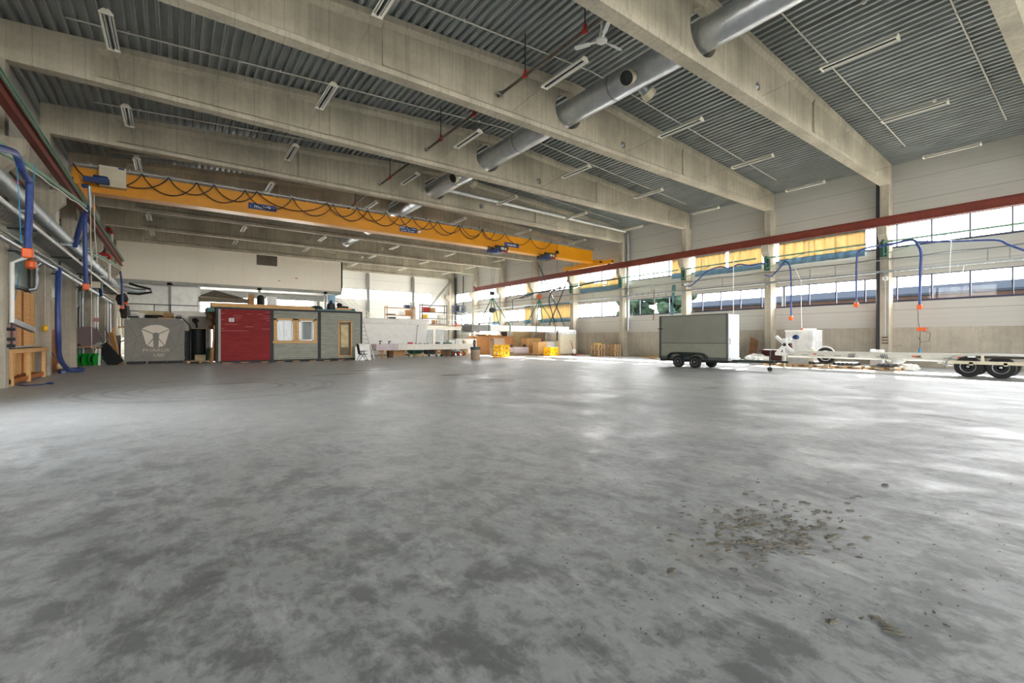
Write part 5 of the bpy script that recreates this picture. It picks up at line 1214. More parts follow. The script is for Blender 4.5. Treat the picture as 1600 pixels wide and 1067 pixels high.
# X shaped bow support with winch
b = MB(); b.bar((TXc - .1, 10.9, .75), (TXc - .1, 10.25, 1.5), .1, .14); b.bar((TXc - .1, 10.1, .75), (TXc - .1, 10.95, 1.6), .1, .14); b.bar((TXc - .05, 10.6, .3), (TXc - .05, 10.55, 1.1), .1, .12); make('bow_support', b, m['white'], t, smooth=False)
b = MB(); b.box(TXc - .2, TXc, 10.4, 10.65, 1.3, 1.5); make('winch_box', b, m['white'], t, smooth=False, bevel=.03)
b = MB(); b.blob((TXc - .15, 10.0, 1.56), .12, .16, .12, 10, 7, .1); make('winch_cover', b, m['navy'], t)
b = MB(); b.bar((TXc + .05, 10.3, .7), (TXc + .05, 10.35, 1.25), .2, .1); make('red_block', b, m['maroon'], t, smooth=False)
b = MB(); b.cyl((TXc - .1, 10.55, .05), (TXc - .1, 10.55, .65), .04, 10); b.cyl((TXc - .1, 10.55, .0), (TXc - .1, 10.55, .05), .1, 12); make('support_leg', b, m['cream'], t)
# wheel frame
b = MB()
b.box(24.35, 24.45, 1.6, 4.3, .5, .62); b.box(25.85, 25.95, 1.6, 4.3, .5, .62)
for y in (1.7, 2.7, 3.6): b.box(24.35, 25.95, y, y + .1, .46, .58)
make('bogie_frame', b, m['cream'], t, smooth=False)
for sx, ax in ((24.45, -1), (25.85, 1)):
    for y in (3.75, 2.88): wheel_parts(t, (sx + (.0 if ax < 0 else 0), y, .4), (ax, 0, 0), .4, .22, .23)
for x0_, x1_ in ((24.2, 24.47), (25.83, 26.1)):
    pts = [(4.35, .35), (4.33, .55), (4.22, .74), (4.05, .84), (3.8, .88), (1.0, .88)]
    b = MB(); n = len(pts); vs = [(x0_, a, c) for a, c in pts] + [(x1_, a, c) for a, c in pts]; b.add(vs, [(i, i + 1, n + i + 1, n + i) for i in range(n - 1)]); make('mudguard', b, m['steel'], t, thick=.012)
    for y in (3.32, 2.2):
        b = MB(); b.box(x0_ - .01, x0_ + .05, y - .04, y + .04, .6, .86); make('guard_bracket', b, m['cream'], t, smooth=False)
b = MB(); b.box(24.22, 24.45, 1.4, 3.5, .74, .82); make('dark_board', b, m['chairdark'], t, smooth=False)
b = MB(); b.box(24.21, 24.22, 3.52, 3.72, .76, .81); make('plate', b, m['signwhite'], t, smooth=False)
for y in (6.0, 4.4 - .05):
    b = MB(); b.blob((TXc - .05, y, .48), .1, .22, .1, 10, 7, .25); b.blob((TXc - .15, y + .3, .52), .05, .08, .05, 8, 6); make('wrapped_roller', b, m['white'], t)

# ================================================================ GOODS BETWEEN TRAILERS AND WINDOWS
t = thing('steel_box', 'big pale grey square box standing under the hanging orange plug', 'box', (28.6, 11.0, 0))
b = MB(); b.box(28.0, 29.3, 10.35, 11.75, .1, 1.95); make('body', b, m['wrap'], t, smooth=False, bevel=.02)
b = MB(); b.box(27.98, 28.02, 10.33, 11.77, 1.88, 1.97); b.box(28.2, 28.9, 10.5, 10.9, 1.95, 2.05); make('lid_edge', b, m['white'], t, smooth=False)
b = MB(); b.box(28.0, 29.3, 10.4, 11.7, 0, .1); make('base', b, m['palletwood'], t, smooth=False)
t = thing('spare_wheel', 'white rimmed spare wheel standing behind the long trailer tube', 'wheel', (26.6, 9.2, 0))
wheel_parts(t, (26.4, 9.2, .62), (-1, 0, 0), .42, .2, .26)
for o in list(t.children):
    if o.name.startswith('rim'): o.data.materials[0] = m['white']
b = MB(); b.tube([(26.35, 9.2 + .47 * math.cos(q_), .62 + .47 * math.sin(q_)) for q_ in [-.1 + i * .3 for i in range(12)]], .03, 6); make('fender', b, m['white'], t)
b = MB(); b.bar((26.5, 9.2, 0), (26.5, 9.2, .25), .1, .2); b.bar((26.4, 9.85, 0), (26.4, 9.75, 1.0), .1, .16); make('stand', b, m['cream'], t, smooth=False)
for i, (x, y, L, W) in enumerate(((26.6, 11.4, 1.4, .9), (26.7, 9.9, 1.4, .9), (26.75, 8.35, 1.3, .9), (26.8, 6.9, 1.3, .9))):
    o = single('pallet', pallet_mesh(x, y, 0, L, W, rz(math.pi/2)), m['palletwood'], 'orange brown pallet on the floor along the long trailer, %s from the box trailer' % ORD[i], 'pallet', 'pallets along the long trailer', smooth=False)
for i, (y, n, mt) in enumerate(((9.75, 2, 'white'), (8.4, 5, 'offwhite'), (6.8, 3, 'white'))):
    t = thing('steel_profile_bundle', '', 'profile bundle', (26.7, y, .145)); t['label'] = ['bundle of hollow steel profiles left of the spare wheel', 'bundle of hollow steel profiles with five open ends on the third pallet', 'bundle of hollow steel profiles nearest the big column'][i]
    for k in range(n):
        yy = y - (n - 1) * .09 + k * .18
        b = MB(); b.lathe([(.05, 0), (.08, 0), (.08, 1.0), (.05, 1.0), (.05, .98)], (26.25, yy, .24), (1, 0, 0), 12); make('profile', b, m['dark'], t)
        b = MB(); b.cyl((26.26, yy, .24), (26.262, yy, .24), .045, 10); make('open_end', b, m[mt], t)
for i, (x, y, rx, ry, rz_, mt, lab) in enumerate(((27.4, 13.0, .35, .7, .3, 'white', 'crumpled white foil heap behind the box trailer drawbar'), (26.6, 12.6, .2, .35, .18, 'white', 'small white foil heap by the drawbar end'), (27.2, 7.7, .2, .3, .1, 'wrap', 'crumpled clear foil behind the long trailer tube'), (26.9, 6.0, .2, .35, .16, 'white', 'white foil bundle at the foot of the big column'))):
    b = MB(); b.blob((x, y, rz_ * .98), rx, ry, rz_, 14, 9, .22); single('foil_heap', b, m[mt], lab, 'foil', smooth=False)
b = MB(); b.box(27.6, 27.9, 11.9, 12.9, .0, .75); b.box(27.5, 28.0, 11.8, 13.0, .75, .85); single('red_machine', b, m['maroon'], 'dark red machine half hidden by white foil near the bow support', 'machine', smooth=False, bevel=.03)
b = MB(); b.box(27.2, 27.6, 7.1, 7.6, .145, .95); single('white_parcel', b, m['wrap'], 'white parcel standing behind the long trailer tube', 'parcel', smooth=False, bevel=.05)
for i in range(4):
    b = MB(); y = 14.45 - i * .12; b.bar((29.3, y, 0), (30.2, y + .25, 1.55 - .06 * i), .12, .1); single('bark_plank', b, m['brown'], 'rough brown plank leaning on the plinth behind the box trailer, %s from left' % ORD[i], 'plank', 'rough brown planks leaning on the wall', smooth=False)

# ================================================================ RIGHT WALL SERVICES
# cable trays
t = thing('cable_tray', 'thin cable tray with cables along the window wall above the lower windows', 'cable tray', (30.35, 20, 5.05))
b = MB(); b.box(30.3, 30.34, YF + .5, 50, 5.0, 5.1); b.box(30.52, 30.56, YF + .5, 50, 5.0, 5.1); make('side_rail', b, m['steel'], t, smooth=False)
b = MB()
y = YF + .6
while y < 50: b.box(30.3, 30.56, y, y + .03, 5.0, 5.02); y += .3
make('rung', b, m['steel'], t, smooth=False)['kind'] = 'stuff'
for k in range(0, 8):
    b = MB(); b.box(30.3, 30.6, BY[k] + .1, BY[k] + .18, 4.9, 5.0); b.bar((30.58, BY[k] + .14, 4.6), (30.35, BY[k] + .14, 4.95), .04, .04); make('bracket', b, m['steel'], t, smooth=False)
t = thing('service_pipe', 'thin pipe with cables running along the window wall between the window bands', 'pipe', (30.4, 20, 5.65))
b = MB(); b.cyl((30.42, YF + .5, 5.66), (30.42, 50, 5.66), .03, 8); make('pipe', b, m['greysteel'], t)
b = MB()
pts = []; y = YF + .6
while y < 50: pts.append((30.40, y, 5.71 - .03 * math.sin(y * 2.1))); y += .5
b.tube(pts, .015, 5); make('cable', b, m['dark'], t)
for y in (3.3, 4.0, 10.1, 11.4, 16.8, 22.6, 28.9, 35.1):
    b = MB(); b.box(30.4, 30.43, y - .02, y + .02, 5.05, 5.65); make('hanger', b, m['greysteel'], t, smooth=False)
# downpipes beside columns
for (y, r, mt, z0, z1, lab) in ((BY[1] + .5, .1, 'dark', 0, 9.9, 'black downpipe beside the second column on the window side'), (BY[3] + .5, .06, 'dark', 9.7, 10.8, 'short black pipe at the beam end above the fourth column')):
    b = MB(); b.cyl((30.75, y, z0), (30.75, y, z1), r, 12); single('downpipe', b, m[mt], lab, 'downpipe')
b = MB(); b.cyl((31.0, BY[4] - .25, 2.2), (31.0, BY[4] - .25, 10.4), .13, 16); single('downpipe', b, m['steel'], 'grey steel downpipe beside the fifth column on the window side', 'downpipe')
t = thing('column_tap', 'thin pipe with valves and a white round gauge on the second window side column', 'tap', (30.55, 7.9, 1.3))
b = MB(); b.cyl((30.56, 7.85, 1.3), (30.56, 7.85, 5.0), .02, 8); make('pipe', b, m['steel'], t)
b = MB()
for z in (1.25, 1.4, 1.55): b.cyl((30.5, 7.72, z), (30.5, 7.98, z), .03, 8); b.blob((30.5, 7.75 + .1 * (z - 1.2), z), .05, .05, .04, 8, 6)
make('valve', b, m['rust'], t)
b = MB(); b.lathe([(.001, 0), (.13, 0), (.13, .05), (.001, .06)], (30.6, 7.85, 4.7), (-1, 0, 0), 20); g_ = make('gauge', b, m['white'], t)
b = MB(); b.cyl((30.54, 7.85, 4.7), (30.535, 7.85, 4.7), .04, 10); make('gauge_face', b, m['greysteel'], g_)
# swing booms with blue hoses
def boom(y_col, tip, lab):
    t = thing('swing_boom', lab, 'swing boom', (30.1, y_col + .2, 6.0), 'green swing booms on the window side columns')
    b = MB(); b.box(30.45, 30.6, y_col + .05, y_col + .35, 5.85, 6.75); b.cyl((30.38, y_col + .2, 5.85), (30.38, y_col + .2, 6.75), .06, 10); make('bracket', b, m['dgreen'], t, smooth=False)
    b = MB(); a = Vector((30.36, y_col + .2, 6.62)); c = Vector(tip); b.bar(a, c, .06, .09); make('arm', b, m['rail_green'], t, smooth=False)
    b = MB(); b.tube([Vector((30.36, y_col + .2, 5.95)), a.lerp(c, .45)], .02, 6); make('stay', b, m['rail_green'], t)
    return t
boom(13.7, (29.6, 8.4, 6.5), 'pale green swing boom on the third window side column'); boom(7.7, (29.4, 1.8, 6.45), 'pale green swing boom on the second window side column, right edge')
boom(19.7, (29.9, 14.3, 6.6), 'pale green swing boom on the fourth window side column')
boom(25.7, (29.9, 19.9, 6.55), 'dark swing boom on the fifth window side column'); boom(31.7, (29.9, 26.0, 6.55), 'dark swing boom on the sixth window side column')
def hose(lab, pts, end, r=.045, mat='blue', nozzle='orange', box=.10):
    t = thing('exhaust_hose', lab, 'hose', pts[-1], 'blue hoses on the window side')
    P = [Vector(p) for p in pts]; Q = [P[0]]
    for i in range(len(P) - 1):                       # smooth curve through the points
        p0 = P[max(i-1, 0)]; p1 = P[i]; p2 = P[i+1]; p3 = P[min(i+2, len(P)-1)]
        for k in range(1, 7):
            s_ = k / 6; Q.append(.5 * ((2*p1) + (p2-p0)*s_ + (2*p0-5*p1+4*p2-p3)*s_*s_ + (3*p1-p0-3*p2+p3)*s_**3))
    b = MB(); b.tube(Q, r, 10); make('hose', b, m[mat], t)
    if nozzle:
        e = P[-1]; b = MB(); b.box(e.x - box, e.x + box, e.y - box, e.y + box, e.z - .24, e.z); make('plug', b, m[nozzle], t, bevel=.03)
    return t
X_ = 29.7
hose('blue hose with orange plug hanging right of the third window side column', [PX(1195,430,X_), PX(1206,431,X_), PX(1222,414,X_), PX(1227,408,X_-.02), PX(1234,416,X_), PX(1236,440,X_), PX(1236,494,X_)], 1)
hose('blue hose with orange plug hanging left of the second window side column', [PX(1372,384,X_), PX(1356,387,X_), PX(1343,392,X_), PX(1339,402,X_), PX(1338,430,X_), PX(1338,473,X_)], 1)
hose('thick blue hose with orange plug hanging right of the second window side column', [PX(1374,385,X_), PX(1395,381,X_), PX(1425,375,X_), PX(1434,383,X_), PX(1439,396,X_), PX(1438,430,X_), PX(1437,476,X_)], 1, .06)
hose('blue hose running along the boom to the right edge', [PX(1432,378,X_), PX(1490,377,X_), PX(1555,375,X_), PX(1575,382,X_), PX(1600,391,X_), PX(1640,402,X_)], 0, .05, nozzle=None)
hose('blue hose sagging from the boom left of the third window side column', [PX(1200,411,X_), PX(1187,412,X_), PX(1172,415,X_), PX(1155,413,X_), PX(1140,419,X_), PX(1125,417,X_), PX(1105,424,X_), PX(1090,438,X_), PX(1078,447,X_), PX(1065,444,X_)], 0, .045, nozzle=None)
hose('black hose bundle along the boom left of the fifth window side column', [PX(968,435,29.6), PX(930,441,29.6), PX(905,446,29.6), PX(880,450,29.6), PX(850,455,29.6), PX(830,459,29.6), PX(812,466,29.6)], 0, .06, 'cable', None)
hose('black cable looping down before the sixth window side column', [PX(878,448,29.6), PX(862,456,29.6), PX(858,470,29.6), PX(862,487,29.6), PX(867,505,29.6)], 1, .05, 'cable', 'orange', .1)
hose('dark cable dropping left of the seventh window side column', [PX(834,459,29.6), PX(820,465,29.6), PX(802,468,29.6), PX(801,480,29.6), PX(801,508,29.6)], 0, .035, 'cable', None)
# crossed struts leaning at the windows
for i, (p, q_, lab) in enumerate(((PX(842, 414, 29.9), PX(885, 516, 29.9), 'long dark strut slanting down right before the cream curtain'), (PX(887, 437, 30.1), PX(858, 508, 30.1), 'dark strut crossing the long strut before the cream curtain'))):
    b = MB(); b.bar(p, q_, .09, .07, (1,0,0)); single('strut', b, m['strap'], lab, 'strut', smooth=False)
# cords with plugs
def cord(lab, pts, r=.012, mat='wire', end=None, em='orange'):
    b = MB(); P = [Vector(p) for p in pts]
    t = thing('hanging_cable', lab, 'cord', P[-1]); b.tube(P, r, 6); make('cord', b, m[mat], t)
    if end: c = MB(); e = P[-1]; c.lathe([(.03, .12), (end, .05), (end, -.1), (.03, -.16)], e, (0,0,1), 12); make('plug', c, m[em], t)
cord('white cord with orange plug hanging over the pale grey box', [PX(1243,420,29.5), PX(1252,440,29.5), PX(1252,480,29.5), PX(1253,516,29.5)], .014, 'white', .09)
cord('thin cord with orange block and blue end below the thick blue hose', [PX(1434,484,29.65), PX(1435,505,29.65), PX(1438,516,29.65), PX(1437,548,29.65)], .012, 'dark', .05, 'turquoise')
t = thing('cord_switch', 'orange block with a dark cable loop hanging beside the second column', 'switch', PX(1439, 530, 29.65)); b = MB(); e = PX(1439, 514, 29.65); b.box(e.x - .06, e.x + .06, e.y - .2, e.y + .16, e.z - .1, e.z + .08); make('switch_body', b, m['orange'], t, smooth=False, bevel=.02); b = MB(); b.tube([e + Vector((0, .1, -.05)), e + Vector((0, -.35, -.2)), e + Vector((0, -.3, -.6)), e + Vector((0, .0, -.65)), e + Vector((0, .1, -.4))], .012, 6); make('cable_loop', b, m['dark'], t)
cord('white cable loop hanging before the nearest lower window', [PX(1487,365,29.6), PX(1485,400,29.6), PX(1484,425,29.6), PX(1488,436,29.6), PX(1495,439,29.6), PX(1503,434,29.6), PX(1506,415,29.6)], .014, 'white')
cord('white rod hanging above the white front of the box trailer', [PX(1146,405,29.6), PX(1146,440,29.6), PX(1146,493,29.6)], .022, 'white')
cord('rusty chain hanging before the lower window left of the box trailer', [PX(1022,452,30.3), PX(1022,480,30.3), PX(1021,500,30.3)], .035, 'rust')
b = MB()
for u in (995, 1004, 1013, 1029, 1041):
    p = PX(u, 457, 30.3); b.tube([p, p + Vector((0, 0, -.22)), p + Vector((-.05, 0, -.27)), p + Vector((-.09, 0, -.22))], .015, 5)
single('hook_row', b, m['dark'], 'row of small hooks under the cable tray left of the box trailer', 'hooks', kind='stuff')
def rag(u0, v0, u1, v1): 
    b = MB(); p = PX(u0, v0, 30.5); q_ = PX(u1, v1, 30.5)
    b.grid(lambda a, c: (30.5 + .06 * math.sin(c * 17 + a * 4), p.y + (q_.y - p.y) * c + (a - .5) * (.22 + .12 * math.sin(c * 8)), p.z + (q_.z - p.z) * c), 4, 20); return b
single('hanging_rag', rag(1053, 445, 1050, 492), m['teal'], 'grey blue torn cloth strip hanging left of the fourth window side column', 'cloth', thick=.02)

# ================================================================ WINDOW CURTAINS
def curtain(lab, y0, y1, z0, z1, gaps=(), pleat=1.0, blue=True, top=None):
    t = thing('window_curtain', lab, 'curtain', (31.1, (y0+y1)/2, z0), 'cream tarpaulin curtains before the windows')
    segs = []; ys = [y0] + [g for gp in gaps for g in gp] + [y1]
    for a, c in zip(ys[::2], ys[1::2]):
        b = MB(); L = c - a
        def fn(u, v, a=a, L=L):
            y = a + u * L; zt = z1 if top is None else top((y - y0) / (y1 - y0), z0, z1)
            return (31.14 + .05 * pleat * math.sin(y * 11) * (1 - v * .3) + .02 * math.sin(y * 23 + 1), y, z0 + (zt - z0) * v)
        b.grid(fn, max(8, int(L * 14)), 8); make('cloth', b, m['curtain'], t, thick=.008)
    if blue:
        for za, zb, side in ((z0 - .38, z0 + .02, 'low'), (z1 - .02, z1 + .16, 'top')):
            if side == 'top' and top is not None: continue
            b = MB(); b.grid(lambda u, v: (31.12 + .05 * pleat * math.sin((y0 + u * (y1 - y0)) * 11), y0 + u * (y1 - y0), za + (zb - za) * v), int((y1 - y0) * 14), 2); make('hem', b, m['curtainblue'], t, thick=.008)
    return t
curtain('cream pleated curtain over the upper window between the second and third columns', 8.9, 13.45, 6.5, 7.55)
curtain('flat cream curtain with a slit over the upper window between the third and fourth columns', 14.5, 19.3, 6.45, 7.55, gaps=((16.75, 16.95),), pleat=.25)
curtain('short cream curtain end at the upper window left of the fourth column', 20.2, 21.3, 6.5, 7.6, pleat=.6)
curtain('sagging torn cream curtain over the upper window between the fifth and sixth columns', 26.2, 31.3, 6.2, 7.3, gaps=((28.0, 28.35),), pleat=.4, top=lambda s_, a, c: a + (c - a) * (.35 + 2.4 * (s_ - .55) ** 2))
curtain('cream curtain over the lower window between the sixth and seventh columns', 32.3, 37.2, 3.55, 4.95, pleat=.5)
curtain('narrow cream curtain at the right of the lower window beyond the seventh column', 38.6, 39.9, 3.55, 4.95, pleat=.5)
curtain('cream curtain part of the lower window between the eighth and ninth columns', 44.2, 46.4, 3.55, 4.95, pleat=.5)
curtain('narrow cream curtain at the upper window beyond the seventh column', 38.4, 39.6, 6.5, 7.6, pleat=.5)
# ================================================================ LEFT WALL
# big wall duct, cable ladder and two thin pipes
t = thing('wall_duct', 'long grey round duct running along the left wall columns', 'duct', (-3.65, 30, 5.4))
b = MB(); b.cyl((-3.65, 9, 5.6), (-3.65, 46.6, 5.6), .22, 28); make('duct_pipe', b, m['duct2'], t)
for y in (16, 22.2, 29, 35, 41):
    b = MB(); b.cyl((-3.65, y, 5.6), (-3.65, y + .06, 5.6), .232, 28); make('duct_collar', b, m['steel'], t)
b = MB(); b.tube([(-3.65, 46.6, 5.6), (-3.4, 47.4, 5.55), (-2.7, 47.9, 5.4), (-1.9, 47.9, 5.35)], .2, 14); make('duct_bend', b, m['steel'], t)
for k in range(2, 8):
    b = MB(); b.box(-4.02, -3.4, BY[k] + .15, BY[k] + .25, 5.28, 5.36); make('bracket', b, m['steel'], t, smooth=False)
t = thing('cable_ladder', 'wide cable ladder with white front edge below the left wall duct', 'cable ladder', (-3.7, 28, 4.8))
b = MB(); b.box(-3.42, -3.38, 9, 46, 4.8, 4.9); make('side_rail', b, m['white'], t, smooth=False)
b = MB(); b.box(-3.97, -3.93, 9, 46, 4.8, 4.9); make('side_rail', b, m['steel'], t, smooth=False)
b = MB(); y = 9.1
while y < 46: b.box(-3.93, -3.42, y, y + .05, 4.8, 4.83); y += .28
make('rung', b, m['greysteel'], t, smooth=False)['kind'] = 'stuff'
b = MB()
for i in range(5):
    pts = []; y = 9.2
    while y < 46: pts.append((-3.88 + .08 * i + .02 * math.sin(y * 1.7 + i), y, 4.85 + .01 * math.sin(y * 2.3 + i * 2))); y += .8
    b.tube(pts, .018, 5)
make('cables', b, m['dark'], t)['kind'] = 'stuff'
for k in range(2, 8):
    b = MB(); b.box(-4.02, -3.4, BY[k] + .15, BY[k] + .22, 4.74, 4.8); make('bracket', b, m['dark'], t, smooth=False)
for x, z, r, mt, lab in ((-3.62, 4.1, .075, 'steel', 'pale insulated pipe below the cable ladder on the left wall'), (-3.68, 4.34, .045, 'greysteel', 'thin grey pipe just above the pale pipe on the left wall')):
    t = thing('service_pipe', lab, 'pipe', (x, 28, z)); b = MB(); b.cyl((x, 9, z), (x, 45, z), r, 12); make('pipe', b, m[mt], t)
    for y in (15.5, 21.2, 24.0, 27.3, 31, 34.8, 39):
        b = MB(); b.cyl((x, y, z), (x, y + .07, z), r + .015, 12); make('joint', b, m['steel'], t)
    for k in range(2, 8):
        b = MB(); b.box(-4.02, x, BY[k] + .26, BY[k] + .3, z - .02, z + .02); make('bracket', b, m['dark'], t, smooth=False)
# swing arms with hoses
def larm(ycol, tip, lab, z=6.3):
    t = thing('wall_boom', lab, 'swing boom', (-4.0, ycol + .2, z), 'green swing booms on the left columns')
    a = Vector((-3.9, ycol + .2, z)); c = Vector(tip)
    b = MB(); b.bar(a, c, .07, .11); make('arm', b, m['rail_green'], t, smooth=False)
    b = MB(); b.bar(a + Vector((.02, 0, -.45)), a.lerp(c, .55) + Vector((0, 0, -.03)), .05, .06); make('stay', b, m['rail_green'], t, smooth=False)
    b = MB(); b.box(-4.02, -3.88, ycol + .05, ycol + .35, z - .6, z + .12); make('bracket', b, m['dgreen'], t, smooth=False)
    b = MB(); P = [a.lerp(c, i / 16) + Vector((.05, 0, -.1 - .07 * abs(math.sin(i * 1.1)))) for i in range(17)]; b.tube(P, .02, 6); make('air_line', b, m['offwhite'], t)
    return t
larm(13.7, (-2.7, 23.4, 6.45), 'long pale green swing boom crossing the near left columns'); larm(31.7, (-2.9, 40.0, 6.2), 'pale green swing boom further back on the left wall')
X_ = -2.95
hose('thick wrapped blue hose with orange nozzle hanging from the near left boom', [PX(-40,222,X_), PX(0,231,X_), PX(24,240,X_), PX(33,262,X_), PX(41,276,X_), PX(46,285,X_), PX(46,310,X_), PX(43.5,388,X_)], 1, .075)
hose('blue hose with orange nozzle hanging at the tip of the near left boom', [PX(136,322,-2.72), PX(133,340,-2.72), PX(133,390,-2.72), PX(134.5,443,-2.72)], 1, .07)
hose('blue hose with orange nozzle hanging in front of the plastic sheet', [PX(188,425,-2.85), PX(190,440,-2.85), PX(191,477,-2.85)], 1, .06)
hose('short thick blue hose looped against a left column below the crane', [PX(130,336,-3.4), PX(124,356,-3.4), PX(120,372,-3.4), PX(117,384,-3.4)], 0, .1, nozzle=None)
hose('short dark blue hose stub beside the floodlight on the left pipes', [PX(155,443,-3.5), PX(157,452,-3.5), PX(158,462,-3.5)], 0, .09, 'navy', None)
hose('thick blue hose hanging from the left pipes and curling onto the floor', [PX(92,420,-3.55), PX(91.5,440,-3.52), PX(90.5,480,-3.5), PX(91,530,-3.5), Vector((-3.62, 24.9, .75)), Vector((-3.6, 26.2, .25)), Vector((-3.55, 27.3, .1)), Vector((-3.35, 28.2, .08)), Vector((-3.55, 28.7, .08)), Vector((-3.95, 28.4, .08)), Vector((-3.98, 27.4, .08)), Vector((-3.75, 26.6, .08))], 0, .085, nozzle=None)
for (pts, r, mt, end, lab, em) in (
   ([PX(48,398,-3.3), PX(48.5,404,-3.3), PX(48.5,412,-3.3)], .012, 'dark', .12, 'orange oval plug hanging beside the wrapped blue hose', 'orange'),
   ([PX(26,246,-3.0), PX(29,300,-3.0), PX(33,380,-3.0)], .01, 'turquoise', None, 'turquoise cord hanging from the near left boom', None),
   ([PX(54,256,-2.95), PX(52,300,-2.95), PX(45,385,-2.95)], .01, 'turquoise', None, 'turquoise cord beside the wrapped blue hose', None),
   ([PX(32,398,-4.1), PX(31,415,-4.1), PX(28,440,-4.1), PX(23,470,-4.1)], .012, 'turquoise', None, 'turquoise cord with knots hanging by the dull green panel', None),
   ([PY(70,398,25.5), PY(70.5,450,25.55), PY(70.5,512,25.55)], .014, 'offwhite', .09, 'white cord with yellow switch hanging on the second left column', 'yellowp'),
   ([PX(141,300,-2.7), PX(142,380,-2.7), PX(143,470,-2.7), PX(143,545,-2.9)], .014, 'offwhite', None, 'long white cord hanging beside the tip of the near left boom', None),
   ([PX(147,304,-2.72), PX(148,360,-2.72), PX(150,383,-2.72), PX(152,412,-2.72)], .016, 'offwhite', None, 'white cord with loop hanging below the crane end', None),
   ([PX(147,383,-2.74), PX(144,395,-2.74), PX(143,415,-2.74)], .016, 'offwhite', None, 'short white cord loop beside the long white cord', None),
   ([PX(129,400,-3.3), PX(131,430,-3.3), PX(131,470,-3.3), PX(131,520,-3.5)], .012, 'wire', None, 'thin cord hanging in front of the third left column', None)):
    cord(lab, pts, r, mt, end, em or 'orange')
b = MB(); b.cyl(PX(139.5, 290, -2.72), PX(141, 324, -2.72), .06, 10); single('crane_hanger', b, m['steel'], 'short steel tube hanging from the left crane end', 'tube')
# pipes on the near left column
t = thing('column_pipe', 'white vertical pipe with valves on the nearest left column', 'pipe', (-3.95, 19.95, 1.5))
b = MB(); b.tube([(-3.62, 20.6, 4.1), (-3.8, 20.2, 3.9), (-3.93, 19.95, 3.75), (-3.93, 19.95, 1.95)], .055, 10); make('pipe', b, m['white'], t)
b = MB()
for z in (1.25, 1.45, 1.75): b.cyl((-4.02, 19.9, z), (-3.85, 19.9, z), .05, 8); b.box(-3.95, -3.9, 19.86, 20.1, z - .02, z + .02)
b.cyl((-3.93, 19.95, 1.2), (-3.93, 19.95, 1.95), .025, 8); make('valve', b, m['dark'], t)
b = MB(); b.bar((-3.93, 19.95, 2.0), (-3.7, 21.2, 1.75), .12, .16); make('hose_holder', b, m['steel'], t, smooth=False)
b = MB(); b.cyl((-3.93, 19.9, 1.2), (-3.6, 20.6, 1.25), .02, 6); make('tap_spout', b, m['steel'], t)
b = MB(); b.lathe([(.001, 0), (.09, 0), (.09, .2), (.06, .26), (.001, .27)], (-4.0, 19.85, 6.15), (1, .3, 0), 14); single('red_alarm', b, m['redp'], 'small red alarm bell on the nearest left column', 'alarm')
b = MB(); b.tube([(-4.36, 25.5, 4.3), (-4.36, 25.5, 3.55), (-4.4, 25.48, 3.42), (-4.6, 25.42, 3.36)], .075, 12)
b.tube([(-4.0, 25.6, 4.6), (-4.2, 25.5, 4.5), (-4.36, 25.5, 4.3)], .075, 12); single('elbow_pipe', b, m['steel'], 'shiny pipe with elbow in front of the second left column', 'pipe')
b = MB(); p = PX(85, 338, -4.5); b.box(-4.62, -4.38, p.y - .35, p.y + .35, p.z - .35, p.z + .3); b.box(-4.63, -4.36, p.y - .37, p.y + .37, p.z + .3, p.z + .36); single('junction_box', b, m['offwhite'], 'white junction box behind the second left column under the crane rail', 'box', smooth=False, bevel=.02)
t = thing('floodlight', 'cream and dark floodlight fixed to the left pipes', 'floodlight', (-3.5, 34.0, 4.3))
b = MB(); b.box(-3.75, -3.25, 33.9, 34.3, 4.25, 4.65); make('housing', b, m['dark'], t, smooth=False, bevel=.04)
b = MB(); b.box(-3.7, -3.3, 33.86, 33.9, 4.28, 4.62); make('lamp_glass', b, m['cream'], t, smooth=False)
b = MB(); b.bar((-3.75, 34.1, 4.4), (-3.9, 34.1, 4.1), .05, .05); make('bracket', b, m['dark'], t, smooth=False)
# bay between first and second left columns: timber, insulation, bench
b = MB(); b.box(-4.62, -4.56, 20.4, 25.4, .0, 3.25); single('osb_lining', b, m['osb'], 'orange brown board lining behind the timber studs in the nearest bay', 'board', smooth=False)
for i, y in enumerate((23.4, 24.6, 25.3)):
    b = MB(); b.box(-4.55, -4.4, y, y + .12, 0, 3.2); single('timber_stud', b, m['pine'], 'upright pine stud in the nearest left bay, %s from the left' % ORD[i], 'stud', 'pine studs in the nearest left bay', smooth=False)
b = MB(); b.box(-4.54, -4.46, 21.7, 23.3, 1.0, 2.2); single('insulation_batt', b, m['pink'], 'pale pink insulation batt between the pine studs', 'insulation', smooth=False, bevel=.03)
t = thing('timber_bench', 'narrow pine work bench with dark top in the nearest left bay', 'bench', (-4.2, 23, 0))
b = MB(); b.box(-4.5, -4.0, 20.3, 25.4, 1.0, 1.14); make('bench_top', b, m['pine'], t, smooth=False)
b = MB(); b.box(-4.48, -4.05, 20.4, 24.6, 1.14, 1.17); make('dark_sheet', b, m['dark'], t, smooth=False)
for y in (20.5, 22.6, 24.9):
    for x in (-4.48, -4.12):
        b = MB(); b.box(x, x + .1, y, y + .14, 0, 1.0); make('leg', b, m['pine'], t, smooth=False)
b = MB(); b.box(-4.46, -4.06, 20.5, 24.9, .06, .2); make('stretcher', b, m['osb'], t, smooth=False)
b = MB(); b.tube([(-3.95, 20.6, .02), (-3.7, 20.3, .015), (-3.4, 20.5, .015), (-3.3, 20.7, .02)], .015, 5); b.blob((-3.25, 20.75, .03), .1, .06, .03, 8, 6); single('floor_cable', b, m['navy'], 'thin cable with small plug on the floor by the nearest left column', 'cable')
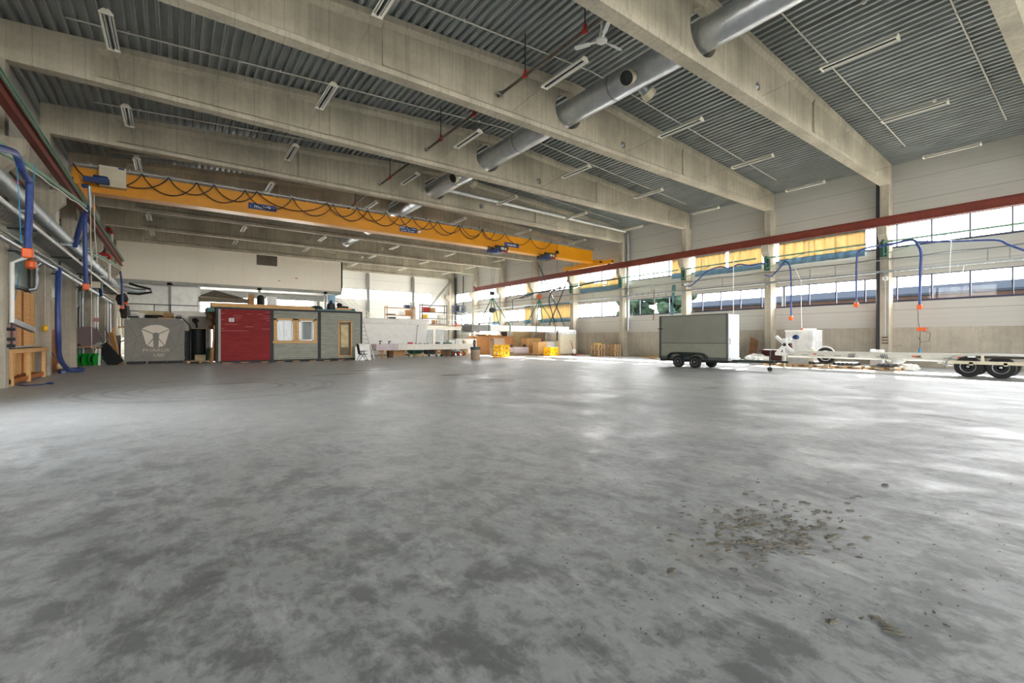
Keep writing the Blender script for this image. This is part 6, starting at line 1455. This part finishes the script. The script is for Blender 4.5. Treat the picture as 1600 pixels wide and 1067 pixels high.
# bay between second and third left columns
b = MB(); b.box(-4.62, -4.5, 26.4, 31.4, .05, 1.9); single('brown_panel', b, m['osb'], 'brown timber panel standing behind the blue hose', 'panel', smooth=False)
b = MB(); b.box(-4.6, -4.5, 28.8, 29.8, 1.9, 3.3); single('pale_door_leaf', b, m['sand'], 'pale door leaf above the brown panel behind the blue hose', 'panel', smooth=False)
t = thing('sack_truck_wheel', 'small tan wheel with a tilted handle on the floor beside the third left column', 'cart', (-4.3, 29.5, 0))
b = MB(); b.lathe([(.08, -.04), (.2, -.05), (.22, 0), (.2, .05), (.08, .04)], (-4.2, 29.2, .22), (.9, -.4, 0), 20); make('wheel', b, m['sand'], t)
b = MB(); b.bar((-4.2, 29.2, .22), (-4.35, 28.0, 1.0), .04, .04); make('handle', b, m['steel'], t, smooth=False)
# bay between third and fourth left columns: reels, bench, ladder, leaning boards
t = thing('hose_reel', 'big dark red hose reel on the wall behind the third left column', 'hose reel', (-4.2, 35.6, 1.3))
b = MB(); b.lathe([(.1, -.2), (.55, -.2), (.55, -.16), (.2, -.14), (.2, .14), (.55, .16), (.55, .2), (.1, .2)], (-3.95, 34.5, 1.62), (.25, -1, 0), 28); make('drum', b, m['maroon'], t)
b = MB(); b.cyl((-3.95 + .06, 34.28, 1.62), (-3.95 - .06, 34.72, 1.62), .06, 12); b.bar((-4.02, 34.6, 1.62), (-4.5, 35.6, 1.62), .08, .3); make('axle', b, m['dark'], t)
t = thing('cluttered_bench', 'dark green work bench cluttered with tools left of the grey box', 'work bench', (-3.5, 35.2, 0))
b = MB(); b.box(-4.4, -2.9, 34.8, 35.8, .98, 1.06); make('bench_top', b, m['rawwood'], t, smooth=False)
for x in (-4.35, -3.0):
    for y in (34.85, 35.7):
        b = MB(); b.box(x, x + .08, y, y + .08, 0, .98); make('leg', b, m['dgreen'], t, smooth=False)
b = MB(); b.box(-4.35, -3.0, 34.9, 35.7, .3, .36); make('shelf', b, m['dgreen'], t, smooth=False)
for i, (x, dx, dz, mt, lab) in enumerate(((-4.1, .3, .12, 'sand', 'tan tool box on the cluttered bench, left end'), (-3.6, .35, .2, 'greysteel', 'grey tool box on the cluttered bench, middle'), (-3.2, .3, .16, 'white', 'white tool box on the cluttered bench, right end'))):
    b = MB(); b.box(x - dx/2, x + dx/2, 35.0, 35.3, 1.06, 1.06 + dz); b.tube([(x - .08, 35.15, 1.06 + dz), (x - .06, 35.15, 1.11 + dz), (x + .06, 35.15, 1.11 + dz), (x + .08, 35.15, 1.06 + dz)], .01, 5); single('tool_box', b, m[mt], lab, 'tool box', smooth=False)
for i, (x, y) in enumerate(((-4.0, 34.2), (-3.55, 34.1))):
    t = thing('cable_drum', 'bright green cable drum on the floor under the cluttered bench, %s' % ('left one' if i == 0 else 'right one'), 'cable drum', (x, y, 0), 'green cable drums')
    ax = Vector((.85, -.5, 0)).normalized()
    for k in (-.12, .12):
        b = MB(); c = Vector((x, y, .34)) + ax * k
        b.lathe([(.05, -.015), (.34, -.015), (.34, .015), (.05, .015)], c, ax, 24); make('flange', b, m['green'], t)
    b = MB(); c = Vector((x, y, .34)); b.cyl(c - ax * .11, c + ax * .11, .2, 18); make('wound_cable', b, m['black'], t)
    b = MB(); b.bar(c - ax * .16 + Vector((0, 0, -.34)), c - ax * .16 + Vector((0, 0, .1)), .04, .03); make('stand', b, m['dark'], t, smooth=False)
t = thing('aluminium_ladder', 'short aluminium ladder standing on the cluttered bench', 'ladder', (-3.4, 35.6, 1.06))
La, Lb = Vector((-3.05, 35.2, 1.0)), Vector((-3.5, 35.75, 2.15))
for dx in (-.18, .18):
    b = MB(); b.bar(La + Vector((dx, 0, .06)), Lb + Vector((dx, 0, 0)), .04, .07); make('stile', b, m['steel'], t, smooth=False)
for i in range(1, 5):
    p = La.lerp(Lb, i / 5) + Vector((0, 0, .03)); b = MB(); b.cyl(p - Vector((.18, 0, 0)), p + Vector((.18, 0, 0)), .018, 8); make('rung', b, m['steel'], t)
for i, (p, q_, w_, th, mt, lab) in enumerate(((PY(176, 511, 35.4), Vector((-2.55, 34.7, .35)), .1, .05, 'pine', 'pale timber board leaning left of the grey exhibition box'), (PY(171, 520, 35.6), Vector((-2.5, 34.6, .02)), .3, .03, 'ply', 'brown board leaning behind the pale timber board'),
     (PY(157, 540, 34.9), Vector((-2.6, 33.9, .02)), .7, .04, 'dark', 'black panel with white edge leaning left of the grey exhibition box'))):
    b = MB(); b.bar(p, q_, w_, th, (0, 1, 0)); single('leaning_board', b, m[mt], lab, 'board', smooth=False)
for i, (u0, u1) in enumerate(((151, 149), (156, 155))):
    b = MB(); p = PY(u0, 545, 34.3); q_ = PZ(u1, 571); b.bar(p, q_, .13, .1, (1,0,0)); single('pale_post', b, m['offwhite'], 'pale square post leaning under the cluttered bench, %s' % ('left' if i == 0 else 'right'), 'post', smooth=False)
b = MB(); b.box(-3.4, -2.7, 37.4, 37.9, 0, 1.7); single('grey_cabinet', b, m['greysteel'], 'grey cabinet behind the leaning boards', 'cabinet', smooth=False, bevel=.01)
b = MB(); b.tube([(-2.52, 34.4, .1), (-2.55, 34.4, 1.0), (-2.5, 34.42, 1.3), (-2.35, 34.42, 1.38), (-2.2, 34.5, 1.38)], .03, 6); single('black_hose', b, m['cable'], 'black hose bent upright beside the grey exhibition box', 'hose')
# vertical conduits on the far left columns
for i, (u, y, mt, r) in enumerate(((125.5, 37.2, 'white', .06), (129, 37.0, 'steel', .07), (148, 37.4, 'offwhite', .05), (152, 37.3, 'white', .06), (168, 43.3, 'white', .06), (172, 43.4, 'steel', .05), (181, 44.5, 'offwhite', .1))):
    p = PY(u, 500, y); b = MB(); b.cyl((p.x, y, .0 if i % 2 else .6), (p.x, y, 4.3), r, 8); single('wall_conduit', b, m[mt], 'upright pipe on the left side behind the third column, %s from the camera' % ORD[i], 'pipe', 'upright pipes along the far left wall')
b = MB(); p = PY(150, 499.5, 37.2); b.box(p.x - .12, p.x + .12, 37.15, 37.2, p.z - .12, p.z + .12); single('pink_notice', b, m['pink'], 'small pale pink notice on an upright pipe', 'notice', smooth=False)
t = thing('red_fire_pipe', 'red fire pipe elbow with valve high on the left wall', 'pipe', (-3.8, 43, 7.2))
for (u, v, y) in ((173, 359, 43.5), (169, 398, 37.8)):
    p = PY(u, v, y); b = MB(); b.tube([p + Vector((-.5, 0, 0)), p, p + Vector((.05, 0, -.12)), p + Vector((.06, 0, -.3))], .09, 10); make('red_elbow', b, m['redp'], t)
    b = MB(); b.cyl(p + Vector((.06, 0, -.3)), p + Vector((.06, 0, -1.6)), .07, 10); make('riser', b, m['offwhite'], t)
b = MB(); b.blob((-3.0, 44.5, 3.5), .3, .3, .5, 12, 8, .2); b.blob((-3.15, 44.6, 4.4), .35, .3, .45, 12, 8, .2); single('dark_jacket_pile', b, m['chairdark'], 'dark bundle hanging left of the white plastic sheet', 'bundle')
b = MB(); b.blob((-2.95, 44.1, 4.1), .2, .12, .1, 12, 8, .1); single('orange_bundle', b, m['orange'], 'orange bundle hanging by the dark bundle left of the plastic sheet', 'bundle')
b = MB(); b.tube([(-2.9, 47.6, 5.9), (-2.4, 47.2, 5.7), (-1.6, 47.0, 5.5), (-1.5, 47.0, 5.25), (-2.3, 47.0, 5.05), (-3.0, 47.2, 5.1)], .09, 8); single('flexible_duct', b, m['black'], 'black flexible duct curling in front of the mezzanine edge', 'duct')

# ================================================================ DRIED MUD ON THE FLOOR
rnd = random.Random(11)
def flake(b, x, y, L, W, h, ang, n=9):
    R_ = rz(ang); c = Vector((x, y, 0)); lo = []; hi = []
    for i in range(n):
        t_ = 2 * math.pi * i / n; k = rnd.uniform(.65, 1.15)
        p = R_ @ Vector((math.cos(t_) * L / 2 * k, math.sin(t_) * W / 2 * k, 0))
        lo.append(c + p); hi.append(c + p * .82 + Vector((0, 0, h * rnd.uniform(.6, 1.1))))
    b.add(lo + hi + [c + Vector((0, 0, h))], [(i, (i+1) % n, n + (i+1) % n, n + i) for i in range(n)] + [(n + i, n + (i+1) % n, 2*n) for i in range(n)])
b = MB()
for i in range(280):
    u = 1200 + rnd.gauss(0, 62); v = 826 + rnd.gauss(0, 24)
    p = PZ(u, v); flake(b, p.x, p.y, rnd.uniform(.012, .085), rnd.uniform(.008, .03), rnd.uniform(.003, .013), -.75 + rnd.uniform(-.5, .5))
for i in range(150):
    u = rnd.uniform(850, 1580); v = rnd.uniform(740, 1000)
    p = PZ(u, v); flake(b, p.x, p.y, rnd.uniform(.006, .022), rnd.uniform(.005, .012), rnd.uniform(.002, .006), rnd.uniform(0, 3))
single('mud_debris', b, m['mud'], 'scattered flakes of dried mud in the right foreground', 'dried mud', kind='stuff', smooth=False, fixn=False)
for i, (u, v, L, W, h, lab) in enumerate(((1299, 972, .075, .04, .012, 'single oval clod of dried mud in the right foreground'), (1347, 967, .03, .014, .008, 'tiny chip of dried mud between the two larger clods'), (1115, 850, .17, .07, .006, 'flat tread-patterned mud flake at the left of the scattered mud'), (1255, 851, .13, .06, .012, 'dark mud clod at the lower right of the scattered mud'), (1300, 840, .16, .035, .012, 'long mud flake right of the scattered mud'), (1162, 812, .16, .05, .012, 'dark mud clod at the top of the scattered mud'), (1383, 758, .1, .05, .01, 'small dark clod of mud beyond the scattered mud'), (1050, 892, .1, .05, .006, 'flat crumbly mud flake left of centre'))):
    p = PZ(u, v); b = MB(); flake(b, p.x, p.y, L, W, h, -.75 + .15 * i, 13)
    for k in range(5): flake(b, p.x + rnd.uniform(-.3, .3) * L, p.y + rnd.uniform(-.3, .3) * W, L * .35, W * .35, h * 1.5, -.7)
    single('mud_clod', b, m['mud'], lab, 'dried mud', smooth=False, fixn=False)
b = MB()
for (u, v, L) in ((1366, 964, .06), (1374, 971, .07), (1385, 977, .07), (1395, 984, .08), (1404, 991, .06), (1392, 988, .08), (1370, 968, .05)):
    p = PZ(u, v); flake(b, p.x, p.y, L, .014, .011, -1.0, 9)
single('mud_tread', b, m['mud'], 'long ribbed lump of tyre-tread mud at the lower right', 'dried mud', smooth=False, fixn=False)

# ================================================================ OUTSIDE THE WINDOWS
b = MB(); b.box(XR + .4, 130, -60, 140, -.2, -.05); b.box(-80, 130, YB + .4, 140, -.2, -.05); b.box(-80, XL - .4, -60, 140, -.2, -.05); b.box(-80, 130, -90, YF - .4, -.2, -.05)
structure('ground', b, m['asphalt'], 'pale asphalt yard outside the hall', 'ground', smooth=False)
t = thing('neighbour_building', 'long low brick building with blue grey roof seen through the lower windows', 'building', (66, 15, -.05))
b = MB(); b.box(56, 70, -40, 39, -.05, 5.65); make('brick_wall', b, m['brick'], t, smooth=False)
b = MB(); b.prism([(55.2, 5.7), (62.5, 7.0), (71, 5.7), (71, 5.5), (55.2, 5.5)], 'y', -41, 39.6); make('roof', b, m['roofing'], t, smooth=False)
def tree(x, y, H, R, lab):
    t = thing('tree', lab, 'tree', (x, y, -.05), 'trees outside the windows'); b = MB(); b.cyl((x, y, -.05), (x, y, H * .5), .25, 8, .15); make('trunk', b, m['bark'], t)
    b = MB()
    for i in range(34):
        a = rnd.uniform(0, 6.28); r = R * rnd.uniform(.1, .85); z = H * .35 + H * .6 * rnd.random()
        b.blob((x + r * math.cos(a), y + r * math.sin(a), z), R * .3, R * .3, R * .26, 8, 6, .3)
    make('crown', b, m['leaf'], t, smooth=False)
tree(50, 40, 8.2, 3.0, 'tree outside left of the brick building, nearer the far end'); tree(50, 34, 8.5, 3.0, 'tree outside through the lower window left of the box trailer')
b = MB(); b.cyl((48, 20.6, -.05), (48, 20.2, 9), .1, 8); single('yard_pole', b, m['dark'], 'thin dark pole outside the lower window above the box trailer', 'pole')
